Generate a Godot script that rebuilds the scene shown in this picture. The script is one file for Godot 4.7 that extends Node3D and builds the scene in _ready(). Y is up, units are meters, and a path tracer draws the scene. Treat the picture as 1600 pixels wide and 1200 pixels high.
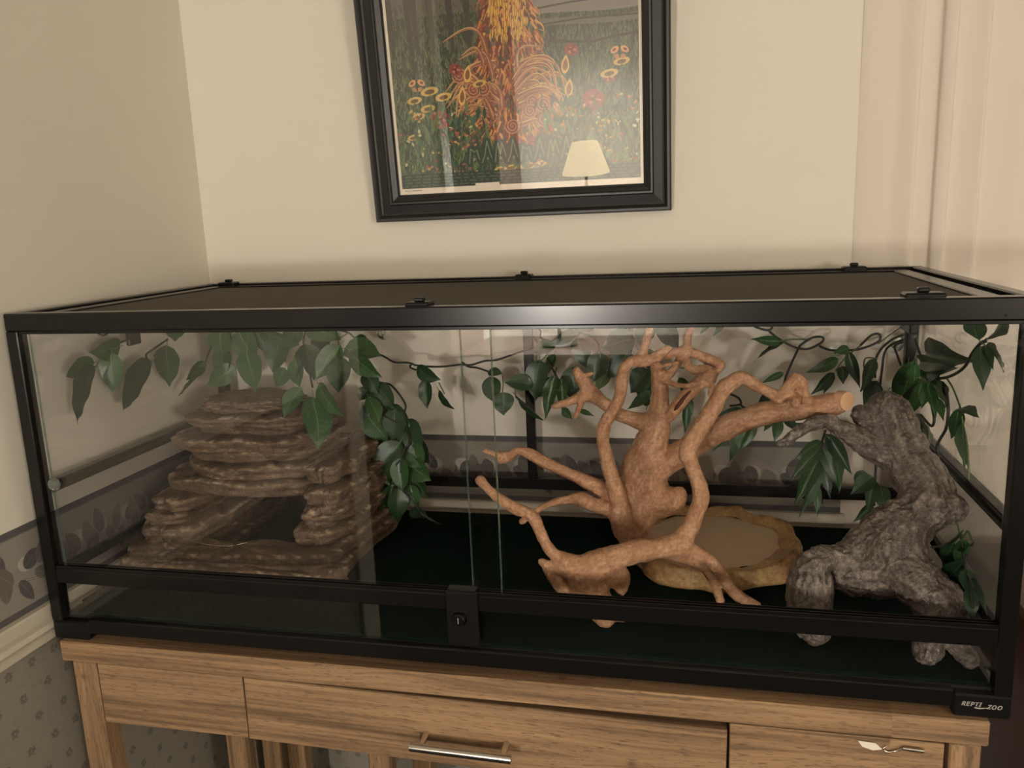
extends Node3D

# Units are metres. The glass tank's front-left foot stands at (0, TABLE, 0); its front face lies in the plane z = 0.
const TABLE := 0.78
const TANK_W := 1.22
const TANK_D := 0.4803
const TANK_H := 0.461
const WALL_Z := -0.5103
const WALL_X := -0.0219
const CARPET := 0.816

var M := {}
var rng := RandomNumberGenerator.new()


func _ready() -> void:
	rng.seed = 7
	# ---------------------------------------------------------------- camera, sky, exposure
	var cam := Camera3D.new()
	cam.name = "camera"
	cam.fov = 50.38
	cam.near = 0.02
	cam.position = Vector3(0.887, 0.555 + TABLE, 0.892)
	cam.rotation_degrees = Vector3(-11.36, 13.07, -2.34)
	add_child(cam)
	cam.current = true
	var env := Environment.new()
	env.background_mode = Environment.BG_COLOR
	env.background_color = Color(0.01, 0.012, 0.02)
	env.ambient_light_source = Environment.AMBIENT_SOURCE_DISABLED
	env.tonemap_mode = Environment.TONE_MAPPER_LINEAR
	env.tonemap_exposure = 0.62
	env.sdfgi_enabled = true
	env.ssao_enabled = true
	env.ssil_enabled = true
	var we := WorldEnvironment.new()
	we.name = "world"
	we.environment = env
	add_child(we)
	make_materials()
	# ---------------------------------------------------------------- room
	build_room()
	build_table_lamp(Vector3(0.31, 0.0, 2.5))
	build_added_ceiling_lamp()
	build_added_floor_lamp()
	build_added_wardrobe()
	build_added_sofa()
	build_curtain()
	build_chest()
	build_stool()
	# ---------------------------------------------------------------- table, tank and what is in it
	build_console_table()
	build_terrarium()
	build_carpet()
	build_cave()
	build_dish()
	build_driftwood()
	build_resin_log()
	build_vines()
	build_small_things()
	# ---------------------------------------------------------------- on the wall
	build_picture()


# ====================================================================== naming and tagging
func tag(o: Node3D, label: String, category: String, group := "") -> Node3D:
	o.set_meta("label", label)
	o.set_meta("category", category)
	if group:
		o.set_meta("group", group)
	return o


func thing(called: String, label: String, category: String, at: Vector3, group := "") -> Node3D:
	var o := Node3D.new()
	o.name = called
	add_child(o, true)
	o.position = at
	return tag(o, label, category, group)


# a mesh laid out in world coordinates, hung under a thing or a part of one
func part(parent: Node3D, called: String, m: Mesh, mat: Material) -> MeshInstance3D:
	var o := MeshInstance3D.new()
	o.name = called
	o.mesh = m
	o.material_override = mat
	parent.add_child(o, true)
	if parent != self and not parent is MeshInstance3D:
		o.position = -parent.position
	return o


func struct(called: String, m: Mesh, mat: Material) -> MeshInstance3D:
	var o := part(self, called, m, mat)
	o.set_meta("kind", "structure")
	return o


# ====================================================================== mesh helpers
func tool() -> SurfaceTool:
	var st := SurfaceTool.new()
	st.begin(Mesh.PRIMITIVE_TRIANGLES)
	return st


func vert(st: SurfaceTool, p: Vector3, n: Vector3, uv: Vector2) -> void:
	st.set_normal(n)
	st.set_uv(uv)
	st.add_vertex(p)


func tri(st: SurfaceTool, a: Vector3, b: Vector3, c: Vector3, n: Vector3, ua: Vector2, ub: Vector2, uc: Vector2) -> void:
	if (b - a).cross(c - a).dot(n) > 0.0:
		vert(st, a, n, ua); vert(st, c, n, uc); vert(st, b, n, ub)
	else:
		vert(st, a, n, ua); vert(st, b, n, ub); vert(st, c, n, uc)


func quad(st: SurfaceTool, a: Vector3, b: Vector3, c: Vector3, d: Vector3, n: Vector3, ua: Vector2, ub: Vector2, uc: Vector2, ud: Vector2) -> void:
	tri(st, a, b, c, n, ua, ub, uc)
	tri(st, a, c, d, n, ua, uc, ud)


func face_uv(p: Vector3, n: Vector3, axis: int) -> Vector2:
	# metres, u along the given axis (the grain), v along whichever other axis lies in the face
	var an := n.abs()
	var k := 0
	if an.y >= an.x and an.y >= an.z:
		k = 1
	elif an.z >= an.x:
		k = 2
	var u := axis
	if u == k:
		u = (k + 1) % 3
	var v := 3 - k - u
	return Vector2(p[u], p[v] + 0.37 * float(k))


# a box with chamfered edges, lo and hi in world metres
func box(st: SurfaceTool, lo: Vector3, hi: Vector3, bev := 0.0012, axis := 0) -> void:
	var s := hi - lo
	bev = minf(bev, minf(s.x, minf(s.y, s.z)) * 0.45)
	var c := (lo + hi) * 0.5
	var h := s * 0.5
	for k in 3:
		var i := (k + 1) % 3
		var j := (k + 2) % 3
		for sg in [-1.0, 1.0]:
			var n := Vector3.ZERO
			n[k] = sg
			var q := []
			for w in [[-1.0, -1.0], [1.0, -1.0], [1.0, 1.0], [-1.0, 1.0]]:
				var p := Vector3.ZERO
				p[k] = sg * h[k]
				p[i] = w[0] * (h[i] - bev)
				p[j] = w[1] * (h[j] - bev)
				q.append(c + p)
			quad(st, q[0], q[1], q[2], q[3], n, face_uv(q[0], n, axis), face_uv(q[1], n, axis), face_uv(q[2], n, axis), face_uv(q[3], n, axis))
	if bev <= 0.0:
		return
	for k in 3:
		var i := (k + 1) % 3
		var j := (k + 2) % 3
		for a in [-1.0, 1.0]:
			for b in [-1.0, 1.0]:
				var n := Vector3.ZERO
				n[i] = a
				n[j] = b
				n = n.normalized()
				var q := []
				for w in [[-1.0, 0], [1.0, 0], [1.0, 1], [-1.0, 1]]:
					var p := Vector3.ZERO
					p[k] = w[0] * (h[k] - bev)
					p[i] = a * (h[i] - (bev if w[1] == 1 else 0.0))
					p[j] = b * (h[j] - (0.0 if w[1] == 1 else bev))
					q.append(c + p)
				var m := Vector3.ZERO
				m[i] = a
				quad(st, q[0], q[1], q[2], q[3], n, face_uv(q[0], m, axis), face_uv(q[1], m, axis), face_uv(q[2], m, axis), face_uv(q[3], m, axis))
	for a in [-1.0, 1.0]:
		for b in [-1.0, 1.0]:
			for d in [-1.0, 1.0]:
				var n := Vector3(a, b, d).normalized()
				var p0 := c + Vector3(a * h.x, b * (h.y - bev), d * (h.z - bev))
				var p1 := c + Vector3(a * (h.x - bev), b * h.y, d * (h.z - bev))
				var p2 := c + Vector3(a * (h.x - bev), b * (h.y - bev), d * h.z)
				var m := Vector3(a, 0, 0)
				tri(st, p0, p1, p2, n, face_uv(p0, m, axis), face_uv(p1, m, axis), face_uv(p2, m, axis))


func box_mesh(lo: Vector3, hi: Vector3, bev := 0.0012, axis := 0) -> ArrayMesh:
	var st := tool()
	box(st, lo, hi, bev, axis)
	return st.commit()


func spline(pts: Array, per: int) -> PackedVector3Array:
	var out := PackedVector3Array()
	var n := pts.size()
	for i in n - 1:
		var p0: Vector3 = pts[maxi(i - 1, 0)]
		var p1: Vector3 = pts[i]
		var p2: Vector3 = pts[i + 1]
		var p3: Vector3 = pts[mini(i + 2, n - 1)]
		for k in per:
			out.append(p1.cubic_interpolate(p2, p0, p3, float(k) / per))
	out.append(pts[n - 1])
	return out


# a round tube along points; radii has one entry per point or a single one
func tube(st: SurfaceTool, pts: PackedVector3Array, radii: Array, sides := 8) -> void:
	var n := pts.size()
	var rings := []
	var up := Vector3.UP
	var d0 := (pts[1] - pts[0]).normalized()
	if absf(d0.dot(up)) > 0.9:
		up = Vector3.RIGHT
	var side := d0.cross(up).normalized()
	var length := 0.0
	for i in n:
		var d := (pts[mini(i + 1, n - 1)] - pts[maxi(i - 1, 0)]).normalized()
		side = (side - d * side.dot(d)).normalized()
		var other := d.cross(side)
		var r: float = radii[mini(i, radii.size() - 1)]
		if i > 0:
			length += pts[i].distance_to(pts[i - 1])
		var ring := []
		for k in sides + 1:
			var a := TAU * k / sides
			var nn := side * cos(a) + other * sin(a)
			ring.append([pts[i] + nn * r, nn, Vector2(length, float(k) / sides)])
		rings.append(ring)
	for i in n - 1:
		for k in sides:
			var a = rings[i][k]
			var b = rings[i][k + 1]
			var c = rings[i + 1][k + 1]
			var d = rings[i + 1][k]
			var flip: bool = (b[0] - a[0]).cross(c[0] - a[0]).dot(a[1]) > 0.0
			for t in ([[a, c, b], [a, d, c]] if flip else [[a, b, c], [a, c, d]]):
				for v in t:
					vert(st, v[0], v[1], v[2])
	for e in [0, n - 1]:
		var nn := (pts[0] - pts[1]).normalized() if e == 0 else (pts[n - 1] - pts[n - 2]).normalized()
		for k in sides:
			tri(st, pts[e], rings[e][k][0], rings[e][k + 1][0], nn, Vector2.ZERO, Vector2(0.01, 0), Vector2(0, 0.01))


func tube_mesh(pts: Array, radius: float, per := 4, sides := 8) -> ArrayMesh:
	var st := tool()
	tube(st, spline(pts, per), [radius], sides)
	return st.commit()


# a profile (x = radius, y = height) turned round an upright axis
func lathe(st: SurfaceTool, c: Vector3, prof: Array, sides := 32) -> void:
	for i in prof.size() - 1:
		var p: Vector2 = prof[i]
		var q: Vector2 = prof[i + 1]
		var nr := Vector2(q.y - p.y, p.x - q.x).normalized()
		for k in sides:
			var a0 := TAU * k / sides
			var a1 := TAU * (k + 1) / sides
			var d0 := Vector3(cos(a0), 0, sin(a0))
			var d1 := Vector3(cos(a1), 0, sin(a1))
			var v := [c + d0 * p.x + Vector3(0, p.y, 0), c + d1 * p.x + Vector3(0, p.y, 0), c + d1 * q.x + Vector3(0, q.y, 0), c + d0 * q.x + Vector3(0, q.y, 0)]
			var n0 := Vector3(d0.x * nr.x, nr.y, d0.z * nr.x)
			var n1 := Vector3(d1.x * nr.x, nr.y, d1.z * nr.x)
			for t in [[0, 1, 2], [0, 2, 3]]:
				var ns := [n0, n1, n1, n0]
				var mid: Vector3 = n0 + n1
				var order: Array = t
				if (v[t[1]] - v[t[0]]).cross(v[t[2]] - v[t[0]]).dot(mid) > 0.0:
					order = [t[0], t[2], t[1]]
				for w in order:
					vert(st, v[w], ns[w], Vector2(float(k) / sides, v[w].y))


# vertices and triangles with colours -> a smooth mesh (front faces run clockwise)
func smooth_mesh(V: PackedVector3Array, F: PackedInt32Array, C: PackedColorArray) -> ArrayMesh:
	var N := PackedVector3Array()
	N.resize(V.size())
	for i in range(0, F.size(), 3):
		var a := F[i]
		var b := F[i + 1]
		var c := F[i + 2]
		var n := (V[c] - V[a]).cross(V[b] - V[a])
		N[a] += n
		N[b] += n
		N[c] += n
	for i in N.size():
		N[i] = N[i].normalized()
	var arr := []
	arr.resize(Mesh.ARRAY_MAX)
	arr[Mesh.ARRAY_VERTEX] = V
	arr[Mesh.ARRAY_NORMAL] = N
	if C.size() == V.size():
		arr[Mesh.ARRAY_COLOR] = C
	arr[Mesh.ARRAY_INDEX] = F
	var m := ArrayMesh.new()
	m.add_surface_from_arrays(Mesh.PRIMITIVE_TRIANGLES, arr)
	return m


func noise(sd: int, freq: float, octaves := 3) -> FastNoiseLite:
	var n := FastNoiseLite.new()
	n.seed = sd
	n.noise_type = FastNoiseLite.TYPE_SIMPLEX_SMOOTH
	n.frequency = freq
	n.fractal_octaves = octaves
	return n


# ====================================================================== grown shapes: limbs of [x, y, z, radius] in millimetres, blended and meshed as surface nets
func organic(limbs: Array, cell: float, k: float, amp: float, along: float, across: float, crack: float, lump: float, cols: Array, sd: int) -> ArrayMesh:
	var A := PackedVector3Array()
	var B := PackedVector3Array()
	var RA := PackedFloat32Array()
	var RB := PackedFloat32Array()
	var L0 := PackedFloat32Array()
	var limb_of := PackedInt32Array()
	var knots := noise(sd + 9, 26.0, 2)
	var lo := Vector3(9, 9, 9)
	var hi := -lo
	var off := 0.0
	for l in limbs:
		var run := off
		for i in l.size() - 1:
			var q := []
			for t in [maxi(i - 1, 0), i, i + 1, mini(i + 2, l.size() - 1)]:
				q.append(Vector4(l[t][0], l[t][1], l[t][2], l[t][3]) * 0.001)
			var last: Vector4 = q[1]
			for s in 3:
				var f := (s + 1) / 3.0
				var v := Vector4.ZERO
				for w in 4:
					v[w] = cubic_interpolate(q[1][w], q[2][w], q[0][w], q[3][w], f) if w < 3 else lerpf(q[1][w], q[2][w], f)
				var pa := Vector3(last.x, last.y, last.z)
				var pb := Vector3(v.x, v.y, v.z)
				A.append(pa)
				B.append(pb)
				RA.append(last.w * (1.0 + 0.13 * knots.get_noise_2d(run, off)))
				RB.append(v.w * (1.0 + 0.13 * knots.get_noise_2d(run + pa.distance_to(pb), off)))
				L0.append(run)
				limb_of.append(int(off * 10.0))
				run += pa.distance_to(pb)
				var r := maxf(last.w, v.w)
				lo = lo.min(pa.min(pb) - Vector3.ONE * r)
				hi = hi.max(pa.max(pb) + Vector3.ONE * r)
				last = v
		off += 3.7
	var m := k + 2.0 * cell
	lo -= Vector3.ONE * (m + cell)
	hi += Vector3.ONE * (m + cell)
	var nx := int((hi.x - lo.x) / cell) + 2
	var ny := int((hi.y - lo.y) / cell) + 2
	var nz := int((hi.z - lo.z) / cell) + 2
	var D := PackedFloat32Array()
	D.resize(nx * ny * nz)
	D.fill(9.0)
	var O := PackedInt32Array()
	O.resize(nx * ny * nz)
	var E := PackedFloat32Array()
	E.resize(nx * ny * nz)
	E.fill(9.0)
	var touched := PackedInt32Array()
	for s in A.size():
		var a := A[s]
		var ba := B[s] - a
		var bb := maxf(ba.length_squared(), 1e-9)
		var r0 := RA[s]
		var dr := RB[s] - r0
		var rm := maxf(r0, r0 + dr) + m
		var l2 := ((a.min(B[s]) - Vector3.ONE * rm - lo) / cell).floor()
		var h2 := ((a.max(B[s]) + Vector3.ONE * rm - lo) / cell).ceil()
		for x in range(maxi(int(l2.x), 0), mini(int(h2.x), nx - 1) + 1):
			for y in range(maxi(int(l2.y), 0), mini(int(h2.y), ny - 1) + 1):
				var base := (x * ny + y) * nz
				for z in range(maxi(int(l2.z), 0), mini(int(h2.z), nz - 1) + 1):
					var pa := lo + Vector3(x, y, z) * cell - a
					var h := clampf(pa.dot(ba) / bb, 0.0, 1.0)
					var d := (pa - ba * h).length() - r0 - dr * h
					if d < m:
						var i := base + z
						var f := E[i]
						if f > 8.0:
							touched.append(i)
						if d < f:
							E[i] = d
							if d < D[i]:
								O[i] = s
		# a limb is done: blend it into what has grown so far
		if s == A.size() - 1 or limb_of[s + 1] != limb_of[s]:
			for i in touched:
				var d := E[i]
				var f := D[i]
				E[i] = 9.0
				if f > 8.0:
					D[i] = d
				else:
					var w := maxf(k - absf(f - d), 0.0) / k
					D[i] = minf(f, d) - w * w * k * 0.25
			touched.clear()
	var V := PackedVector3Array()
	var W := PackedInt32Array()
	var ID := PackedInt32Array()
	ID.resize(nx * ny * nz)
	ID.fill(-1)
	var cells := PackedInt32Array()
	var step := [0, 1, nz, nz + 1, ny * nz, ny * nz + 1, ny * nz + nz, ny * nz + nz + 1]
	var corner := []
	for c in 8:
		corner.append(Vector3((c >> 2) & 1, (c >> 1) & 1, c & 1))
	var edges := [[0, 1], [2, 3], [4, 5], [6, 7], [0, 2], [1, 3], [4, 6], [5, 7], [0, 4], [1, 5], [2, 6], [3, 7]]
	var near := 1.9 * cell
	for x in nx - 1:
		for y in ny - 1:
			var base := (x * ny + y) * nz
			for z in nz - 1:
				var f0 := D[base + z]
				if f0 > near or f0 < -near:
					continue
				var i := base + z
				var inside := 0
				for c in 8:
					if D[i + step[c]] < 0.0:
						inside += 1
				if inside == 0 or inside == 8:
					continue
				var sum := Vector3.ZERO
				var cnt := 0
				for e in edges:
					var u: float = D[i + step[e[0]]]
					var v: float = D[i + step[e[1]]]
					if (u < 0.0) != (v < 0.0):
						var c0: Vector3 = corner[e[0]]
						sum += c0.lerp(corner[e[1]], clampf(u / (u - v), 0.0, 1.0))
						cnt += 1
				ID[i] = V.size()
				V.append(lo + (Vector3(x, y, z) + sum / cnt) * cell)
				W.append(O[i])
				cells.append(i)
	var F := PackedInt32Array()
	var sx := ny * nz
	for i in cells:
		for ax in 3:
			var sa: int = [sx, nz, 1][ax]
			var sb: int = [nz, 1, sx][ax]
			var sc: int = [1, sx, nz][ax]
			var in0 := D[i] < 0.0
			if in0 == (D[i + sa] < 0.0):
				continue
			var a := ID[i - sb - sc]
			var b := ID[i - sc]
			var c := ID[i]
			var d := ID[i - sb]
			if a < 0 or b < 0 or c < 0 or d < 0:
				continue
			if in0:
				F.append_array([a, c, b, a, d, c])
			else:
				F.append_array([a, b, c, a, c, d])
	# grain: furrows that run along each limb
	var nz1 := noise(sd, 1.0, 3)
	var nz2 := noise(sd + 5, 1.0, 2)
	var N := PackedVector3Array()
	N.resize(V.size())
	for i in range(0, F.size(), 3):
		var n := (V[F[i + 2]] - V[F[i]]).cross(V[F[i + 1]] - V[F[i]])
		N[F[i]] += n
		N[F[i + 1]] += n
		N[F[i + 2]] += n
	var C := PackedColorArray()
	C.resize(V.size())
	for i in V.size():
		var s := W[i]
		var d := (B[s] - A[s]).normalized()
		var p := V[i] - A[s]
		var t := p.dot(d)
		var q := (p - d * t) * across + d * (L0[s] + t) * along + Vector3(L0[s] * 0.01, off, 0)
		var g := nz1.get_noise_3dv(q)
		var g2 := nz1.get_noise_3dv(q * 3.1 + Vector3(4, 9, 2))
		var b := nz2.get_noise_3dv(V[i] * 42.0)
		var furrow := pow(1.0 - minf(absf(g) * 1.5, 1.0), 4.0)
		V[i] += N[i].normalized() * amp * (0.35 - furrow * crack + g2 * 0.5 + b * lump)
		var tone := clampf(0.5 + g * 0.6 + g2 * 0.75, 0.0, 1.0)
		var col: Color = cols[0]
		col = col.lerp(cols[1], tone)
		col = col.lerp(cols[2], clampf((b + g2 * 0.6 - 0.25) * 1.6, 0.0, 0.75))
		col = col.lerp(cols[3], furrow * minf(crack, 1.0) * 0.6)
		C[i] = col
	return smooth_mesh(V, F, C)


# ====================================================================== materials
func mat(called: String, c: Color, rough: float, metal := 0.0, spec := 0.5) -> StandardMaterial3D:
	var m := StandardMaterial3D.new()
	m.resource_name = called
	m.albedo_color = c
	m.roughness = rough
	m.metallic = metal
	m.metallic_specular = spec
	m.cull_mode = BaseMaterial3D.CULL_DISABLED
	M[called] = m
	return m


func rgb8(r: int, g: int, b: int) -> Color:
	return Color(r / 255.0, g / 255.0, b / 255.0)


func bump(m: StandardMaterial3D, freq: float, scale_cm: float, uv: float, octaves := 4, sd := 3) -> void:
	var t := NoiseTexture2D.new()
	t.width = 256
	t.height = 256
	t.seamless = true
	t.noise = noise(sd, freq, octaves)
	m.heightmap_enabled = true
	m.heightmap_texture = t
	m.heightmap_scale = scale_cm
	m.uv1_triplanar = true
	m.uv1_world_triplanar = true
	m.uv1_scale = Vector3.ONE * uv


func grain(m: StandardMaterial3D, low: float, freq: float, sd: int) -> void:
	# fine mottling of the substance itself, laid over its own colour
	var t := NoiseTexture2D.new()
	t.width = 256
	t.height = 256
	t.seamless = true
	t.noise = noise(sd, freq, 5)
	var g := Gradient.new()
	g.set_color(0, Color(low, low, low))
	g.set_color(1, Color.WHITE)
	t.color_ramp = g
	m.albedo_texture = t


func tex(im: Image) -> ImageTexture:
	return ImageTexture.create_from_image(im)


func wood_image(sd: int, dark: Color, mid: Color, light: Color, w := 1024, h := 512) -> Image:
	# u runs along the grain: long streaks, short pores, a few cathedral arches and knots
	var im := Image.create(w, h, false, Image.FORMAT_RGB8)
	var a := noise(sd, 1.0, 4)
	var b := noise(sd + 1, 1.0, 2)
	var knots := [Vector2(0.19, 0.24), Vector2(0.47, 0.62), Vector2(0.83, 0.4), Vector2(0.66, 0.86)]
	for y in h:
		for x in w:
			var u := float(x) / w
			var v := float(y) / h
			var bend := 0.0
			for kn in knots:
				var dv: float = v - kn.y
				var du: float = (u - kn.x) * 3.0
				bend += exp(-(du * du * 22.0 + dv * dv * 260.0)) * 0.022 * signf(dv)
			var vv := v + bend
			var streak := a.get_noise_2d(u * 3.0, vv * 70.0)
			var pore := b.get_noise_2d(u * 30.0, vv * 230.0)
			var broad := b.get_noise_2d(u * 1.6 + 9.0, vv * 14.0)
			var t := clampf(0.5 + streak * 0.4 + broad * 0.35, 0.0, 1.0)
			var c := dark.lerp(mid, clampf(t * 2.0, 0, 1)).lerp(light, clampf(t * 2.0 - 1.0, 0, 1))
			if pore > 0.36:
				c = c.lerp(dark, clampf((pore - 0.36) * 3.0, 0.0, 0.6))
			for kn in knots:
				var r: float = Vector2((u - kn.x) * 2.0, v - kn.y).length()
				c = c.lerp(dark * 0.8, 0.5 * exp(-r * r * 9000.0))
			im.set_pixel(x, y, c)
	return im


func dab(im: Image, c: Vector2, rx: float, ry: float, turn: float, col: Color, alpha := 1.0) -> void:
	# an ellipse in pixels
	var R := maxf(rx, ry) + 1.0
	var cs := cos(turn)
	var sn := sin(turn)
	for y in range(maxi(0, int(c.y - R)), mini(im.get_height(), int(c.y + R) + 2)):
		for x in range(maxi(0, int(c.x - R)), mini(im.get_width(), int(c.x + R) + 2)):
			var dx := x - c.x
			var dy := y - c.y
			var u := (dx * cs + dy * sn) / rx
			var v := (-dx * sn + dy * cs) / ry
			if u * u + v * v < 1.0:
				im.set_pixel(x, y, im.get_pixel(x, y).lerp(col, alpha))


func stroke(im: Image, pts: Array, w0: float, w1: float, col: Color, alpha := 1.0) -> void:
	var n := pts.size()
	for i in n - 1:
		var a: Vector2 = pts[i]
		var b: Vector2 = pts[i + 1]
		var steps := maxi(1, int(a.distance_to(b)))
		for s in steps:
			var f := float(s) / steps
			var w := lerpf(w0, w1, (i + f) / (n - 1))
			dab(im, a.lerp(b, f), w, w, 0.0, col, alpha)


func curve_pts(a: Vector2, b: Vector2, bulge: float, n := 8) -> Array:
	var out := []
	var side := (b - a).orthogonal() * bulge
	for i in n + 1:
		var t := float(i) / n
		out.append(a.lerp(b, t) + side * sin(PI * t))
	return out


func leaf_dab(im: Image, base: Vector2, tip: Vector2, wide: float, col: Color, alpha := 1.0) -> void:
	var n := 26
	for i in n:
		var t := (i + 0.5) / n
		var w := wide * sin(PI * pow(t, 0.75))
		dab(im, base.lerp(tip, t), maxf(w, 0.7), maxf(w, 0.7), 0.0, col, alpha)


func border_image() -> Image:
	# the wallpaper border: plain band edged with darker strips, a twig with leaves and pale flowers
	var im := Image.create(1024, 256, false, Image.FORMAT_RGB8)
	im.fill(rgb8(138, 132, 124))
	var r := RandomNumberGenerator.new()
	r.seed = 21
	for i in 500:
		dab(im, Vector2(r.randf() * 1024, r.randf() * 256), 3 + r.randf() * 10, 2 + r.randf() * 4, r.randf() * 3.0, rgb8(130, 124, 117) if r.randf() < 0.5 else rgb8(146, 140, 131), 0.3)
	for row in [[128, 0.0], [168, 70.0]]:
		var stem := []
		for i in 33:
			stem.append(Vector2(i * 32.0, row[0] + sin(i * 0.9 + row[1]) * 10.0))
		stroke(im, stem, 3.0, 3.0, rgb8(92, 86, 82))
		stroke(im, stem, 1.2, 1.2, rgb8(176, 168, 156))
	for i in 9:
		var x := i * 114.0 + r.randf_range(-12, 12)
		dab(im, Vector2(x + 40, 112), 30, 22, 0.2, rgb8(178, 170, 158), 0.75)
		dab(im, Vector2(x + 34, 108), 16, 10, 0.6, rgb8(160, 150, 140), 0.8)
		dab(im, Vector2(x + 46, 118), 12, 8, -0.4, rgb8(190, 182, 170), 0.8)
		for k in 4:
			var b := Vector2(x + k * 30 - 20, 130 + r.randf_range(-14, 30))
			var ang := r.randf_range(-2.4, -0.5) if k % 2 == 0 else r.randf_range(0.2, 2.6)
			var tip := b + Vector2(cos(ang), sin(ang)) * r.randf_range(56, 84)
			leaf_dab(im, b, tip, r.randf_range(18, 26), rgb8(84, 80, 80) if k % 3 else rgb8(104, 98, 92))
			stroke(im, [b, tip], 1.0, 0.6, rgb8(128, 120, 112), 0.7)
	im.fill_rect(Rect2i(0, 0, 1024, 21), rgb8(86, 84, 84))
	im.fill_rect(Rect2i(0, 21, 1024, 3), rgb8(120, 114, 108))
	im.fill_rect(Rect2i(0, 235, 1024, 21), rgb8(84, 80, 80))
	return im


func sprig_image() -> Image:
	# the paper below the rail: small grey flower sprigs
	var im := Image.create(512, 512, false, Image.FORMAT_RGB8)
	im.fill(rgb8(134, 128, 117))
	var r := RandomNumberGenerator.new()
	r.seed = 5
	for i in 900:
		dab(im, Vector2(r.randf() * 512, r.randf() * 512), 2 + r.randf() * 8, 2 + r.randf() * 6, r.randf() * 3.0, rgb8(126, 120, 109) if r.randf() < 0.5 else rgb8(142, 136, 124), 0.3)
	for j in 6:
		for i in 6:
			var c := Vector2(i * 85.3 + (42.0 if j % 2 else 0.0) + 22 + r.randf_range(-6, 6), j * 85.3 + 40 + r.randf_range(-6, 6))
			for k in 6:
				var a := TAU * k / 6.0 + r.randf() * 0.6
				dab(im, c + Vector2(cos(a), sin(a)) * 8.0, 7, 5, a, rgb8(100, 95, 90), 0.75)
			dab(im, c, 3, 3, 0, rgb8(142, 126, 112))
			stroke(im, curve_pts(c + Vector2(0, 6), c + Vector2(9, 22), 0.2), 1.4, 0.8, rgb8(120, 114, 104), 0.8)
	return im


func leaf_image(dark: Color, mid: Color, rib: Color) -> Image:
	var im := Image.create(256, 128, false, Image.FORMAT_RGB8)
	im.fill(mid)
	var r := RandomNumberGenerator.new()
	r.seed = 31
	for i in 260:
		dab(im, Vector2(r.randf() * 256, r.randf() * 128), 3 + r.randf() * 12, 2 + r.randf() * 5, r.randf() * 3.0, dark if r.randf() < 0.6 else mid.lerp(rib, 0.25), 0.25)
	for k in 9:
		var x := 12.0 + k * 26.0
		for s in [-1.0, 1.0]:
			stroke(im, curve_pts(Vector2(x, 64), Vector2(x + 40, 64 + s * 60), -0.12 * s), 1.2, 0.7, mid.lerp(rib, 0.5), 0.8)
	stroke(im, [Vector2(0, 64), Vector2(255, 64)], 2.4, 1.2, rib)
	return im


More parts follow.
